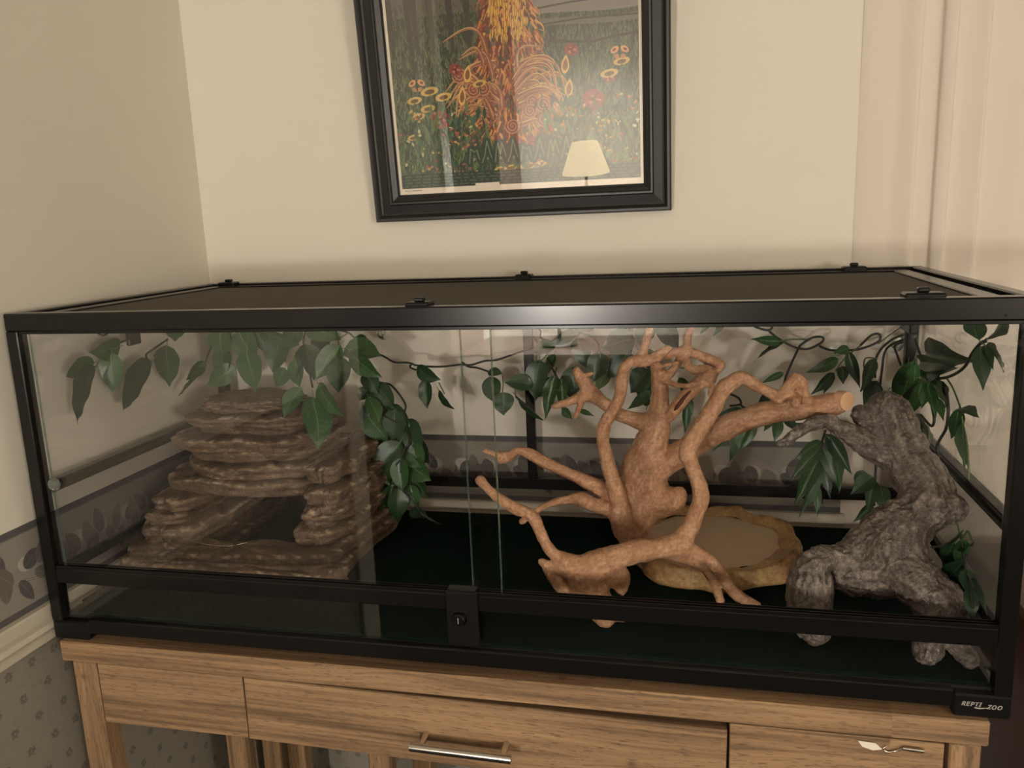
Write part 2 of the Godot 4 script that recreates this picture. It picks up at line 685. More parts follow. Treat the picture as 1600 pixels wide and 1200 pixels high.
func make_materials() -> void:
	bump(mat("paint", rgb8(220, 213, 200), 0.75), 0.03, 0.03, 3.0)
	mat("paint_white", rgb8(196, 187, 170), 0.5)
	mat("ceiling", rgb8(176, 168, 156), 0.9)
	bump(mat("dark_cloth", rgb8(52, 48, 46), 0.95), 0.2, 0.1, 8.0)
	bump(mat("room_carpet", rgb8(40, 34, 30), 0.95), 0.12, 0.3, 6.0)
	var b := mat("border", Color.WHITE, 0.7)
	b.albedo_texture = tex(border_image())
	var s := mat("sprigs", Color.WHITE, 0.75)
	s.albedo_texture = tex(sprig_image())
	var oak := mat("oak", Color.WHITE, 0.55)
	oak.albedo_texture = tex(wood_image(11, rgb8(82, 63, 45), rgb8(142, 112, 82), rgb8(170, 139, 104)))
	oak.uv1_scale = Vector3(1.0 / 1.1, 1.0 / 0.42, 1)
	var ma := mat("mahogany", Color.WHITE, 0.4)
	ma.albedo_texture = tex(wood_image(17, rgb8(40, 20, 14), rgb8(66, 34, 24), rgb8(84, 44, 30), 512, 256))
	mat("black_frame", rgb8(17, 16, 15), 0.22, 0.0, 0.42)
	mat("black_plastic", rgb8(16, 15, 15), 0.32, 0.0, 0.4)
	mat("screen", rgb8(98, 94, 88), 0.6, 0.0, 0.3)
	var gl := mat("glass", Color(1, 1, 1, 0.0), 0.0, 0.0, 0.5)
	gl.transparency = BaseMaterial3D.TRANSPARENCY_ALPHA
	var ge := mat("glass_edge", Color(0.35, 0.45, 0.4, 0.35), 0.05)
	ge.transparency = BaseMaterial3D.TRANSPARENCY_ALPHA
	var cp := mat("clear_plastic", Color(0.95, 0.97, 0.95, 0.1), 0.05)
	cp.refraction_enabled = true
	cp.refraction_scale = 0.05
	mat("chrome", rgb8(205, 200, 190), 0.22, 1.0)
	mat("lettering", rgb8(176, 172, 164), 0.4, 0.4)
	bump(mat("green_carpet", rgb8(6, 26, 18), 0.95, 0.0, 0.12), 0.2, 0.25, 14.0)
	var dw := mat("driftwood", Color.WHITE, 0.62)
	dw.vertex_color_use_as_albedo = true
	bump(dw, 0.06, 0.07, 22.0, 4, 8)
	grain(dw, 0.78, 0.03, 18)
	var lg := mat("resin_bark", Color.WHITE, 0.38)
	lg.vertex_color_use_as_albedo = true
	bump(lg, 0.07, 0.14, 20.0, 4, 9)
	grain(lg, 0.58, 0.035, 19)
	var rk := mat("resin_rock", Color.WHITE, 0.55)
	rk.vertex_color_use_as_albedo = true
	bump(rk, 0.07, 0.16, 18.0, 4, 12)
	grain(rk, 0.6, 0.035, 20)
	var ds := mat("dish_stone", Color.WHITE, 0.5)
	ds.vertex_color_use_as_albedo = true
	bump(ds, 0.07, 0.1, 16.0, 4, 13)
	grain(ds, 0.7, 0.03, 21)
	bump(mat("dish_basin", rgb8(206, 180, 150), 0.75), 0.3, 0.03, 20.0, 3, 14)
	for q in [["leaf_dark", rgb8(20, 42, 24), rgb8(30, 58, 33), rgb8(74, 100, 62)], ["leaf_mid", rgb8(30, 56, 30), rgb8(44, 76, 40), rgb8(100, 128, 74)], ["leaf_pale", rgb8(66, 92, 56), rgb8(88, 112, 72), rgb8(130, 146, 100)]]:
		var m := mat(q[0], Color.WHITE, 0.38)
		m.albedo_texture = tex(leaf_image(q[1], q[2], q[3]))
		m.backlight_enabled = true
		m.backlight = Color(0.12, 0.16, 0.08)
	mat("vine_wire", rgb8(30, 34, 26), 0.5)
	mat("leaf_stalk", rgb8(74, 92, 54), 0.5)
	var cu := mat("curtain", rgb8(216, 206, 194), 0.85)
	cu.backlight_enabled = true
	cu.backlight = Color(0.1, 0.1, 0.09)
	mat("lamp_black", rgb8(22, 20, 20), 0.4)
	var sh := mat("lamp_glow", rgb8(240, 225, 195), 0.8)
	sh.emission_enabled = true
	sh.emission = Color(1.0, 0.9, 0.74)
	sh.emission_energy_multiplier = 14.0
	mat("paper", rgb8(232, 222, 206), 0.8)
	mat("split_shade", rgb8(92, 52, 38), 0.8)  # dark colour standing for the shade inside the driftwood slot
	mat("sawn_wood", rgb8(222, 176, 138), 0.7)
	mat("brass", rgb8(200, 170, 100), 0.3, 1.0)
	mat("picture_frame", rgb8(30, 29, 28), 0.38)
	var po := mat("poster", Color.WHITE, 0.6)
	po.albedo_texture = tex(poster_image())
	var cg := mat("added_ceiling_glow", rgb8(240, 230, 210), 0.6)
	cg.emission_enabled = true
	cg.emission = Color(1.0, 0.82, 0.6)
	cg.emission_energy_multiplier = 1.5
	mat("fibreboard", rgb8(92, 74, 56), 0.9)


# ====================================================================== the room
func wall_panel(parent: Node3D, called: String, a: Vector3, along: Vector3, length: float, y0: float, y1: float, out: Vector3, thick: float, mt: Material, rep: float) -> void:
	# a thin printed sheet on a wall: u along the wall in repeats, v over its height
	var st := tool()
	var p := a + out * thick
	var q := [p + Vector3(0, y0, 0), p + along * length + Vector3(0, y0, 0), p + along * length + Vector3(0, y1, 0), p + Vector3(0, y1, 0)]
	var vr := 1.0 if rep > 0.0 else (y1 - y0) / -rep
	var ur := length / absf(rep)
	quad(st, q[0], q[1], q[2], q[3], out, Vector2(0, vr), Vector2(ur, vr), Vector2(ur, 0), Vector2(0, 0))
	for e in [[q[3], q[2], Vector3.UP], [q[0], q[1], Vector3.DOWN]]:
		quad(st, e[0], e[1], e[1] - out * thick, e[0] - out * thick, e[2], Vector2.ZERO, Vector2(ur, 0), Vector2(ur, 0.01), Vector2(0, 0.01))
	var o := part(parent, called, st.commit(), mt)
	o.set_meta("kind", "structure")


func rail_mesh(a: Vector3, b: Vector3, out: Vector3) -> ArrayMesh:
	# chair rail: profile (height above TABLE, depth from the wall)
	var prof := [[0.0455, 0.0], [0.0455, 0.010], [0.043, 0.0125], [0.030, 0.0125], [0.027, 0.007], [0.024, 0.007], [0.021, 0.015], [0.014, 0.017], [0.009, 0.014], [0.007, 0.008], [0.003, 0.008], [0.001, 0.011], [-0.005, 0.011], [-0.007, 0.0]]
	var st := tool()
	for i in prof.size() - 1:
		var p: Vector3 = Vector3(0, TABLE + prof[i][0], 0) + out * float(prof[i][1])
		var q: Vector3 = Vector3(0, TABLE + prof[i + 1][0], 0) + out * float(prof[i + 1][1])
		var n: Vector3 = (q - p).cross(b - a).normalized()
		if n.dot(out + Vector3(0, 0.3 if i < 3 else -0.05, 0)) < 0.0:
			n = -n
		quad(st, a + p, b + p, b + q, a + q, n, Vector2(0, 0), Vector2(1, 0), Vector2(1, 1), Vector2(0, 1))
	return st.commit()


func build_room() -> void:
	var X := WALL_X
	var Z := WALL_Z
	struct("floor", box_mesh(Vector3(-1.8, -0.1, -0.7), Vector3(3.2, 0.0, 2.92), 0), M.room_carpet)
	struct("ceiling", box_mesh(Vector3(-1.8, 2.44, -0.7), Vector3(3.2, 2.54, 2.92), 0), M.ceiling)
	var wb := struct("wall_back", box_mesh(Vector3(X - 0.14, 0, Z - 0.12), Vector3(3.2, 2.44, Z), 0), M.paint)
	var wl := struct("wall_left", box_mesh(Vector3(X - 0.14, 0, Z), Vector3(X, 2.44, 1.12), 0), M.paint)
	struct("wall_hall", box_mesh(Vector3(-1.8, 0, 0.98), Vector3(X - 0.14, 2.44, 1.12), 0), M.paint)
	struct("wall_far_left", box_mesh(Vector3(-1.8, 0, 1.12), Vector3(-1.66, 2.44, 2.8), 0), M.paint)
	struct("wall_front", box_mesh(Vector3(-1.66, 0, 2.8), Vector3(3.2, 2.44, 2.92), 0), M.paint)
	struct("wall_right", box_mesh(Vector3(3.0, 0, Z), Vector3(3.14, 2.44, 2.8), 0), M.paint)
	wall_panel(wb, "border", Vector3(X, 0, Z), Vector3.RIGHT, 1.18 - X, TABLE + 0.045, TABLE + 0.169, Vector3.BACK, 0.0006, M.border, 0.468)
	wall_panel(wb, "lower_paper", Vector3(X, 0, Z), Vector3.RIGHT, 3.0 - X, 0.0, TABLE - 0.006, Vector3.BACK, 0.0006, M.sprigs, -0.25)
	wall_panel(wl, "border", Vector3(X, 0, 1.12), Vector3.FORWARD, 1.12 - Z, TABLE + 0.045, TABLE + 0.169, Vector3.RIGHT, 0.0006, M.border, 0.468)
	wall_panel(wl, "lower_paper", Vector3(X, 0, 1.12), Vector3.FORWARD, 1.12 - Z, 0.0, TABLE - 0.006, Vector3.RIGHT, 0.0006, M.sprigs, -0.25)
	struct("trim_1", rail_mesh(Vector3(X, 0, Z), Vector3(1.13, 0, Z), Vector3.BACK), M.paint_white)
	struct("trim_2", rail_mesh(Vector3(X, 0, 1.03), Vector3(X, 0, Z), Vector3.RIGHT), M.paint_white)
	struct("trim_3", box_mesh(Vector3(X - 0.15, 0, 1.03), Vector3(X + 0.012, 2.1, 1.135), 0.003), M.paint_white)
	struct("baseboard_back", box_mesh(Vector3(X, 0, Z), Vector3(3.0, 0.09, Z + 0.014), 0.004), M.paint_white)
	struct("baseboard_left", box_mesh(Vector3(X, 0, Z), Vector3(X + 0.014, 0.09, 1.03), 0.004), M.paint_white)


func build_added_wardrobe() -> void:  # added out of view: its dark body makes the dark side of reflections
	var w := thing("added_wardrobe", "tall dark wooden wardrobe put in unseen to make the dark side of the glass reflections", "added_wardrobe", Vector3(-0.85, 0, 2.5))
	part(w, "body", box_mesh(Vector3(-1.6, 0.04, 2.28), Vector3(-0.1, 2.1, 2.795), 0.004, 1), M.mahogany)
	for k in 2:
		var d := part(w, "wardrobe_door", box_mesh(Vector3(-1.59 + k * 0.745, 0.08, 2.262), Vector3(-0.855 + k * 0.745, 2.06, 2.279), 0.004, 1), M.mahogany)
		var hx := -0.89 + k * 0.07
		part(d, "handle", tube_mesh([Vector3(hx, 0.95, 2.262), Vector3(hx, 0.95, 2.235), Vector3(hx, 1.15, 2.235), Vector3(hx, 1.15, 2.262)], 0.006), M.chrome)


func build_added_sofa() -> void:  # added, unseen: dark upholstery keeps reflections in the right door dark
	var s := thing("added_sofa", "dark grey sofa put in unseen to darken reflections in the right glass door", "added_sofa", Vector3(1.85, 0, 2.3))
	part(s, "seat", box_mesh(Vector3(1.05, 0.1, 1.85), Vector3(2.45, 0.44, 2.6), 0.05), M.dark_cloth)
	part(s, "backrest", box_mesh(Vector3(0.95, 0.1, 2.5), Vector3(2.55, 0.85, 2.76), 0.06), M.dark_cloth)
	for x in [0.94, 2.45]:
		part(s, "armrest", box_mesh(Vector3(x, 0.08, 1.83), Vector3(x + 0.17, 0.62, 2.7), 0.05), M.dark_cloth)
	for x in [0.98, 2.56]:
		for z in [1.9, 2.65]:
			part(s, "foot", box_mesh(Vector3(x - 0.02, 0, z - 0.02), Vector3(x + 0.02, 0.1, z + 0.02), 0.003), M.mahogany)


func build_table_lamp(at: Vector3) -> void:
	var n := thing("added_dresser", "long low dark dresser put in unseen under the table lamp to keep its glow out of the tank glass", "added_dresser", Vector3(0.5, 0, 2.52))  # added, unseen: dark front hides the lamp glow from the tank glass
	part(n, "body", box_mesh(Vector3(-0.05, 0.06, 2.28), Vector3(0.9, 0.775, 2.78), 0.004), M.mahogany)
	part(n, "top", box_mesh(Vector3(-0.07, 0.775, 2.26), Vector3(0.92, 0.8, 2.79), 0.004), M.mahogany)
	for k in 3:
		var dr := part(n, "drawer", box_mesh(Vector3(-0.03, 0.09 + k * 0.228, 2.266), Vector3(0.88, 0.305 + k * 0.228, 2.281), 0.003), M.mahogany)
		part(dr, "handle", tube_mesh([Vector3(0.3, 0.2 + k * 0.228, 2.252), Vector3(0.55, 0.2 + k * 0.228, 2.252)], 0.006), M.chrome)
	for sx in [0.0, 0.85]:
		for sz in [2.32, 2.74]:
			part(n, "leg", box_mesh(Vector3(sx - 0.02, 0, sz - 0.02), Vector3(sx + 0.02, 0.06, sz + 0.02), 0.002), M.mahogany)
	var st := tool()
	var b := at + Vector3(0, 0.8, 0)
	var l := thing("table_lamp", "bedside table lamp with a glowing cream cone shade on a thin black stem", "lamp", b)
	st = tool()
	lathe(st, b, [Vector2(0, 0), Vector2(0.075, 0), Vector2(0.078, 0.008), Vector2(0.06, 0.018), Vector2(0.012, 0.03), Vector2(0, 0.03)])
	part(l, "base", st.commit(), M.lamp_black)
	st = tool()
	lathe(st, b, [Vector2(0.008, 0.03), Vector2(0.008, 0.195), Vector2(0.016, 0.2), Vector2(0.016, 0.22), Vector2(0, 0.225)], 16)
	part(l, "stem", st.commit(), M.lamp_black)
	st = tool()
	lathe(st, b, [Vector2(0, 0.212), Vector2(0.125, 0.212), Vector2(0.125, 0.215), Vector2(0.068, 0.37), Vector2(0.066, 0.372), Vector2(0, 0.372)], 40)
	part(l, "lamp_shade", st.commit(), M.lamp_glow)
	var light := OmniLight3D.new()
	light.name = "bulb_light"
	l.add_child(light)
	light.position = Vector3(0, 0.28, 0)
	light.light_color = Color(1.0, 0.985, 0.955)
	light.light_energy = 2.6
	light.light_size = 0.06
	light.omni_range = 12.0
	light.omni_attenuation = 2.0
	light.shadow_enabled = true


func build_added_ceiling_lamp() -> void:  # added fill light out of view, lifts the walls
	var c := Vector3(1.25, 2.44, 1.5)
	var l := thing("added_ceiling_lamp", "round glass ceiling lamp added unseen in the middle of the room as fill light", "lamp", c)
	var st := tool()
	lathe(st, c, [Vector2(0, 0), Vector2(0.17, 0), Vector2(0.17, -0.02), Vector2(0, -0.02)], 40)
	part(l, "base", st.commit(), M.paint_white)
	st = tool()
	lathe(st, c, [Vector2(0, -0.021), Vector2(0.15, -0.021), Vector2(0.15, -0.04), Vector2(0.12, -0.075), Vector2(0.06, -0.095), Vector2(0, -0.1)], 40)
	part(l, "lamp_glass", st.commit(), M.added_ceiling_glow)
	var light := OmniLight3D.new()
	light.name = "added_ceiling_light"
	l.add_child(light)
	light.position = Vector3(0, -0.13, 0)
	light.light_color = Color(1.0, 0.985, 0.955)
	light.light_energy = 0.2
	light.light_size = 0.14
	light.omni_range = 12.0
	light.omni_attenuation = 2.0
	light.shadow_enabled = true


func build_added_floor_lamp() -> void:  # added fill light out of view, brightens the left wall and tank interior
	var at := Vector3(2.82, 0, 2.55)
	var l := thing("added_floor_lamp", "slender black floor lamp with a drum shade added unseen beside the right wall as fill light", "lamp", at)
	var st := tool()
	lathe(st, at, [Vector2(0, 0), Vector2(0.13, 0), Vector2(0.13, 0.015), Vector2(0.02, 0.03), Vector2(0.012, 0.05), Vector2(0.012, 1.17), Vector2(0, 1.17)])
	part(l, "stem", st.commit(), M.lamp_black)
	st = tool()
	lathe(st, at, [Vector2(0, 1.16), Vector2(0.17, 1.16), Vector2(0.14, 1.4), Vector2(0, 1.4)], 40)
	part(l, "lamp_shade", st.commit(), M.lamp_glow)
	var light := OmniLight3D.new()
	light.name = "bulb_light"
	l.add_child(light)
	light.position = Vector3(0, 1.28, 0)
	light.light_color = Color(1.0, 0.985, 0.955)
	light.light_energy = 2.8
	light.light_size = 0.12
	light.omni_range = 12.0
	light.omni_attenuation = 2.0
	light.shadow_enabled = true


func build_curtain() -> void:
	var prof := [[1.126, -0.5092], [1.136, -0.5065], [1.15, -0.505], [1.165, -0.5035], [1.18, -0.502], [1.194, -0.4975], [1.203, -0.495], [1.2075, -0.4965], [1.21, -0.5], [1.222, -0.5], [1.232, -0.4985], [1.236, -0.492], [1.243, -0.488], [1.25, -0.4865], [1.2535, -0.489], [1.2555, -0.494], [1.268, -0.4935], [1.282, -0.490], [1.293, -0.487], [1.297, -0.489], [1.2995, -0.4955], [1.32, -0.495], [1.35, -0.493], [1.39, -0.494], [1.43, -0.49], [1.47, -0.493], [1.52, -0.486], [1.57, -0.493], [1.63, -0.485], [1.7, -0.493]]
	var pts := []
	for p in prof:
		pts.append(Vector3(p[0], 0, p[1]))
	var s := spline(pts, 5)
	var V := PackedVector3Array()
	var F := PackedInt32Array()
	var n := noise(91, 1.0, 3)
	var rows := 40
	for side in 2:
		for j in rows + 1:
			for p in s:
				var y := lerpf(0.03, 2.3, float(j) / rows)
				var lean := (y - 1.2) * 0.006
				var w := n.get_noise_2d(p.x * 22.0, y * 1.6) * 0.0022 * (0.4 if p.x < 1.23 else 0.8)
				V.append(Vector3(p.x + lean, y, p.z + w - side * 0.0012))
	var w0 := s.size()
	for side in 2:
		var o := side * w0 * (rows + 1)
		for j in rows:
			for i in w0 - 1:
				var a := o + j * w0 + i
				if side == 0:
					F.append_array([a, a + w0 + 1, a + 1, a, a + w0, a + w0 + 1])
				else:
					F.append_array([a, a + 1, a + w0 + 1, a, a + w0 + 1, a + w0])
	var o := thing("curtain", "long pale curtain hanging in soft folds behind the tank's right end", "curtain", Vector3(1.4, 0.03, -0.485))
	part(o, "cloth", smooth_mesh(V, F, PackedColorArray()), M.curtain)
	part(o, "rod", tube_mesh([Vector3(1.05, 2.31, -0.47), Vector3(1.8, 2.31, -0.47)], 0.01), M.lamp_black)


func build_chest() -> void:
	var at := Vector3(1.55, 0, -0.24)
	var c := thing("wooden_chest", "dark reddish wooden chest standing close to the right end of the table", "chest", at)
	part(c, "body", box_mesh(Vector3(1.315, 0.07, -0.44), Vector3(1.785, TABLE - 0.005, -0.03), 0.004, 1), M.mahogany)
	part(c, "top", box_mesh(Vector3(1.3, TABLE - 0.005, -0.45), Vector3(1.8, TABLE + 0.028, -0.015), 0.006, 0), M.mahogany)
	for k in 3:
		var y := 0.1 + k * 0.215
		var d := part(c, "drawer", box_mesh(Vector3(1.335, y, -0.032), Vector3(1.765, y + 0.2, -0.014), 0.004, 0), M.mahogany)
		part(d, "knob", tube_mesh([Vector3(1.55, y + 0.1, -0.016), Vector3(1.55, y + 0.1, 0.006)], 0.014), M.chrome)
	for sx in [1.335, 1.765]:
		for sz in [-0.42, -0.05]:
			part(c, "foot", box_mesh(Vector3(sx - 0.02, 0, sz - 0.02), Vector3(sx + 0.02, 0.07, sz + 0.02), 0.003), M.mahogany)


func build_stool() -> void:
	var at := Vector3(0.25, 0, -0.27)
	var s := thing("wooden_stool", "dark wooden stool pushed under the left half of the table", "stool", at)
	part(s, "seat", box_mesh(Vector3(0.09, 0.53, -0.45), Vector3(0.41, 0.56, -0.2), 0.006), M.mahogany)
	for sx in [0.12, 0.38]:
		for sz in [-0.42, -0.23]:
			part(s, "leg", box_mesh(Vector3(sx - 0.018, 0, sz - 0.018), Vector3(sx + 0.018, 0.53, sz + 0.018), 0.003, 1), M.oak)
	for sx in [0.12, 0.38]:
		part(s, "stretcher", box_mesh(Vector3(sx - 0.01, 0.2, -0.4), Vector3(sx + 0.01, 0.225, -0.25), 0.002, 2), M.mahogany)


# ====================================================================== the console table
func build_console_table() -> void:
	var t := thing("console_table", "light oak console table with drawers that carries the glass tank", "table", Vector3(0.606, 0, -0.23))
	part(t, "tabletop", box_mesh(Vector3(0.012, TABLE - 0.0305, -0.475), Vector3(1.199, TABLE, 0.007), 0.002), M.oak)
	for sx in [[0.026, 0.064], [1.161, 1.193]]:
		for sz in [[-0.03, 0.004], [-0.472, -0.436]]:
			part(t, "leg", box_mesh(Vector3(sx[0], 0, sz[0]), Vector3(sx[1], TABLE - 0.031, sz[1]), 0.002, 1), M.oak)
	part(t, "side_panel", box_mesh(Vector3(0.0665, TABLE - 0.1235, -0.016), Vector3(0.2915, TABLE - 0.0312, 0.0035), 0.001), M.oak)
	var pr := part(t, "side_panel", box_mesh(Vector3(0.9255, TABLE - 0.1265, -0.016), Vector3(1.1560, TABLE - 0.0335, 0.0035), 0.001), M.oak)
	pr.position += Vector3(0, 0, 0)
	part(t, "back_panel", box_mesh(Vector3(0.064, TABLE - 0.13, -0.47), Vector3(1.161, TABLE - 0.031, -0.455), 0.001), M.oak)
	for sx in [[0.03, 0.045], [1.172, 1.188]]:
		part(t, "end_panel", box_mesh(Vector3(sx[0], TABLE - 0.125, -0.436), Vector3(sx[1], TABLE - 0.031, -0.03), 0.001, 2), M.oak)
	for x in [0.288, 0.926]:
		part(t, "divider", box_mesh(Vector3(x - 0.006, TABLE - 0.12, -0.45), Vector3(x + 0.006, TABLE - 0.031, -0.018), 0.001, 2), M.fibreboard)
	part(t, "drawer_floor", box_mesh(Vector3(0.066, TABLE - 0.122, -0.45), Vector3(1.158, TABLE - 0.116, -0.018), 0.001), M.fibreboard)
	# the middle drawer sags towards its right end
	var d := MeshInstance3D.new()
	d.name = "drawer"
	var st := tool()
	box(st, Vector3(0.0, -0.093, -0.016), Vector3(0.6285, 0.0, 0.0045), 0.0015)
	box(st, Vector3(0.01, -0.085, -0.4), Vector3(0.6185, -0.03, -0.016), 0.001)
	d.mesh = st.commit()
	d.material_override = M.oak
	t.add_child(d, true)
	d.position = Vector3(0.2945, TABLE - 0.0312, 0) - t.position
	d.rotation.z = -0.0175
	var h := MeshInstance3D.new()
	h.name = "handle"
	st = tool()
	tube(st, PackedVector3Array([Vector3(0.2445, -0.0515, 0.034), Vector3(0.374, -0.0515, 0.034)]), [0.0055], 20)
	for x in [0.2565, 0.362]:
		tube(st, PackedVector3Array([Vector3(x, -0.0515, 0.0), Vector3(x, -0.0515, 0.032)]), [0.0042], 14)
	h.mesh = st.commit()
	h.material_override = M.chrome
	d.add_child(h, true)
	var pin := part(t, "pin", tube_mesh([Vector3(1.112, TABLE - 0.0405, 0.008), Vector3(1.134, TABLE - 0.0415, 0.008)], 0.0022), M.chrome)
	pin.set_meta("label", "small shiny metal pin")
	st = tool()
	tube(st, spline([Vector3(1.096, TABLE - 0.041, 0.0065), Vector3(1.092, TABLE - 0.0445, 0.007), Vector3(1.097, TABLE - 0.0475, 0.007), Vector3(1.104, TABLE - 0.0465, 0.0065), Vector3(1.112, TABLE - 0.041, 0.008)], 4), [0.0009], 8)
	part(t, "wire_loop", st.commit(), M.chrome)
	var g := thing("paper_tag", "small white paper tag tucked under the right end of the tabletop", "tag", Vector3(1.08, TABLE - 0.045, 0.005))
	st = tool()
	var z := 0.0056
	var pts := [Vector2(1.0655, -0.0375), Vector2(1.0845, -0.0385), Vector2(1.0915, -0.0455), Vector2(1.082, -0.0478), Vector2(1.0705, -0.0445)]
	for s in [0.0, 0.0008]:
		for k in range(1, pts.size() - 1):
			var n := Vector3(0, 0, 1.0 if s > 0.0 else -1.0)
			tri(st, Vector3(pts[0].x, TABLE + pts[0].y, z + s), Vector3(pts[k].x, TABLE + pts[k].y, z + s), Vector3(pts[k + 1].x, TABLE + pts[k + 1].y, z + s), n, Vector2.ZERO, Vector2.ZERO, Vector2.ZERO)
	for k in pts.size():
		var a: Vector2 = pts[k]
		var b: Vector2 = pts[(k + 1) % pts.size()]
		var n := Vector3(a.y - b.y, b.x - a.x, 0).normalized()
		quad(st, Vector3(a.x, TABLE + a.y, z), Vector3(b.x, TABLE + b.y, z), Vector3(b.x, TABLE + b.y, z + 0.0008), Vector3(a.x, TABLE + a.y, z + 0.0008), n, Vector2.ZERO, Vector2.ZERO, Vector2.ZERO, Vector2.ZERO)
	part(g, "card", st.commit(), M.paper)


# ====================================================================== the glass tank
func tb(x0: float, y0: float, z0: float, x1: float, y1: float, z1: float, bev := 0.0012) -> ArrayMesh:
	return box_mesh(Vector3(x0, TABLE + y0, z0), Vector3(x1, TABLE + y1, z1), bev)


func build_terrarium() -> void:
	var W := TANK_W
	var D := TANK_D
	var H := TANK_H
	var t := thing("terrarium", "long front-opening glass terrarium in a black frame on the oak table", "terrarium", Vector3(0.61, TABLE, -0.24))
	var k: Material = M.black_frame
	var e := 0.0175
	# feet and bottom rim
	for fx in [0.0, W - 0.057]:
		for fz in [0.0, -D + 0.057]:
			var f := part(t, "foot", tb(fx, 0, fz - 0.057, fx + 0.057, 0.027, fz, 0.002), M.black_plastic)
			if fx > 0.5 and fz == 0.0:
				lettering(f)
	part(t, "bottom_rail", tb(0.057, 0.010, -0.016, W - 0.057, 0.0305, -0.001), k)
	part(t, "bottom_rail", tb(0.057, 0.010, -D + 0.001, W - 0.057, 0.0305, -D + 0.016), k)
	part(t, "bottom_rail", tb(0.001, 0.010, -D + 0.057, 0.016, 0.0305, -0.057), k)
	part(t, "bottom_rail", tb(W - 0.016, 0.010, -D + 0.057, W - 0.001, 0.0305, -0.057), k)
	part(t, "bottom_pane", tb(0.012, 0.0275, -D + 0.012, W - 0.012, 0.0315, -0.012, 0.0), M.black_plastic)
	# posts
	for px in [0.0, W - e]:
		part(t, "corner_post", tb(px, 0.027, -0.018, px + e, H - 0.0235, 0.0), k)
		part(t, "corner_post", tb(px, 0.027, -D, px + e, H - 0.0235, -D + 0.018), k)
	part(t, "centre_post", tb(0.594, 0.104, -D + 0.002, 0.610, H - 0.0235, -D + 0.014), k)
	# top rim
	part(t, "top_rail", tb(0, H - 0.0235, -0.02, W, H, 0.0, 0.0016), k)
	part(t, "top_rail", tb(0, H - 0.0235, -D, W, H, -D + 0.02, 0.0016), k)
	part(t, "top_rail", tb(0, H - 0.0235, -D + 0.02, 0.016, H, -0.02, 0.0016), k)
	part(t, "top_rail", tb(W - 0.016, H - 0.0235, -D + 0.02, W, H, -0.02, 0.0016), k)
	# front rail with the door track: three fine ribs on its top
	var fr := part(t, "front_rail", tb(e, 0.0845, -0.02, W - e, 0.1055, -0.001), k)
	for z in [-0.0025, -0.0085, -0.0145]:
		part(fr, "track_rib", tb(e, 0.1055, z - 0.0016, W - e, 0.1095, z, 0.0003), k)
	part(t, "door_track", tb(e, H - 0.0275, -0.018, W - e, H - 0.0235, -0.003, 0.0005), k)
	# back and side rails
	part(t, "back_rail", tb(e, 0.084, -D + 0.002, W - e, 0.1035, -D + 0.016), k)
	for sx in [[0.002, 0.016], [W - 0.016, W - 0.002]]:
		var u := part(t, "side_rail", tb(sx[0], 0.209, -D + 0.018, sx[1], 0.226, -e), k)
		var mid := 0.012 if sx[0] < 0.5 else W - 0.012
		part(u, "rail_bead", tb(mid - 0.007, 0.2155, -D + 0.018, mid + 0.007, 0.219, -e, 0.0008), k)
		part(t, "side_rail", tb(sx[0], 0.088, -D + 0.018, sx[1], 0.101, -e), k)
		# ventilation mesh between the side rails
		var x: float = (sx[0] + sx[1]) * 0.5
		var net := part(t, "mesh_panel", wire_net(Vector3(x, TABLE + 0.1, -D + 0.016), Vector3(0, 0, D - 0.034), Vector3(0, 0.111, 0)), M.screen)
		net.set_meta("kind", "stuff")
		part(t, "side_pane", tb(x - 0.0015, 0.225, -D + 0.016, x + 0.0015, H - 0.022, -0.018, 0.0), M.glass)
		part(t, "side_pane", tb(x - 0.0015, 0.029, -D + 0.016, x + 0.0015, 0.09, -0.018, 0.0), M.glass)
	part(t, "back_pane", tb(e - 0.002, 0.102, -D + 0.006, 0.595, H - 0.022, -D + 0.009, 0.0), M.glass)
	part(t, "back_pane", tb(0.609, 0.102, -D + 0.006, W - e + 0.002, H - 0.022, -D + 0.009, 0.0), M.glass)
	part(t, "back_pane", tb(e - 0.002, 0.029, -D + 0.006, W - e + 0.002, 0.086, -D + 0.009, 0.0), M.glass)
	part(t, "front_pane", tb(e - 0.002, 0.029, -0.011, W - e + 0.002, 0.086, -0.008, 0.0), M.glass)
	# the two sliding doors overlap in the middle
	var dl := part(t, "sliding_door", tb(e + 0.004, 0.107, -0.008, 0.6555, H - 0.024, -0.005, 0.0), M.glass)
	dl.set_meta("label", "left sliding glass door with a clear round pull")
	part(dl, "pane_edge", tb(0.6548, 0.108, -0.0082, 0.6562, H - 0.026, -0.0048, 0.0), M.glass_edge)
	part(dl, "pane_edge", tb(e + 0.0135, 0.108, -0.0082, e + 0.0141, H - 0.026, -0.0048, 0.0), M.glass_edge)
	var st := tool()
	lathe_z(st, Vector3(0.0365, TABLE + 0.2285, -0.0045), [Vector2(0, 0.007), Vector2(0.005, 0.0068), Vector2(0.0075, 0.005), Vector2(0.0085, 0.002), Vector2(0.0085, 0.0)])
	part(dl, "door_pull", st.commit(), M.clear_plastic)
	var dr := part(t, "sliding_door", tb(0.6175, 0.107, -0.014, W - e - 0.002, H - 0.024, -0.011, 0.0), M.glass)
	dr.set_meta("label", "right sliding glass door behind the left one")
	part(dr, "pane_edge", tb(0.6168, 0.108, -0.0142, 0.6182, H - 0.026, -0.0108, 0.0), M.glass_edge)
	# lock: a hooked plate with a round key cylinder
	var lk := part(t, "lock", tb(0.586, 0.040, -0.002, 0.626, 0.1115, 0.0045, 0.0015), M.black_plastic)
	st = tool()
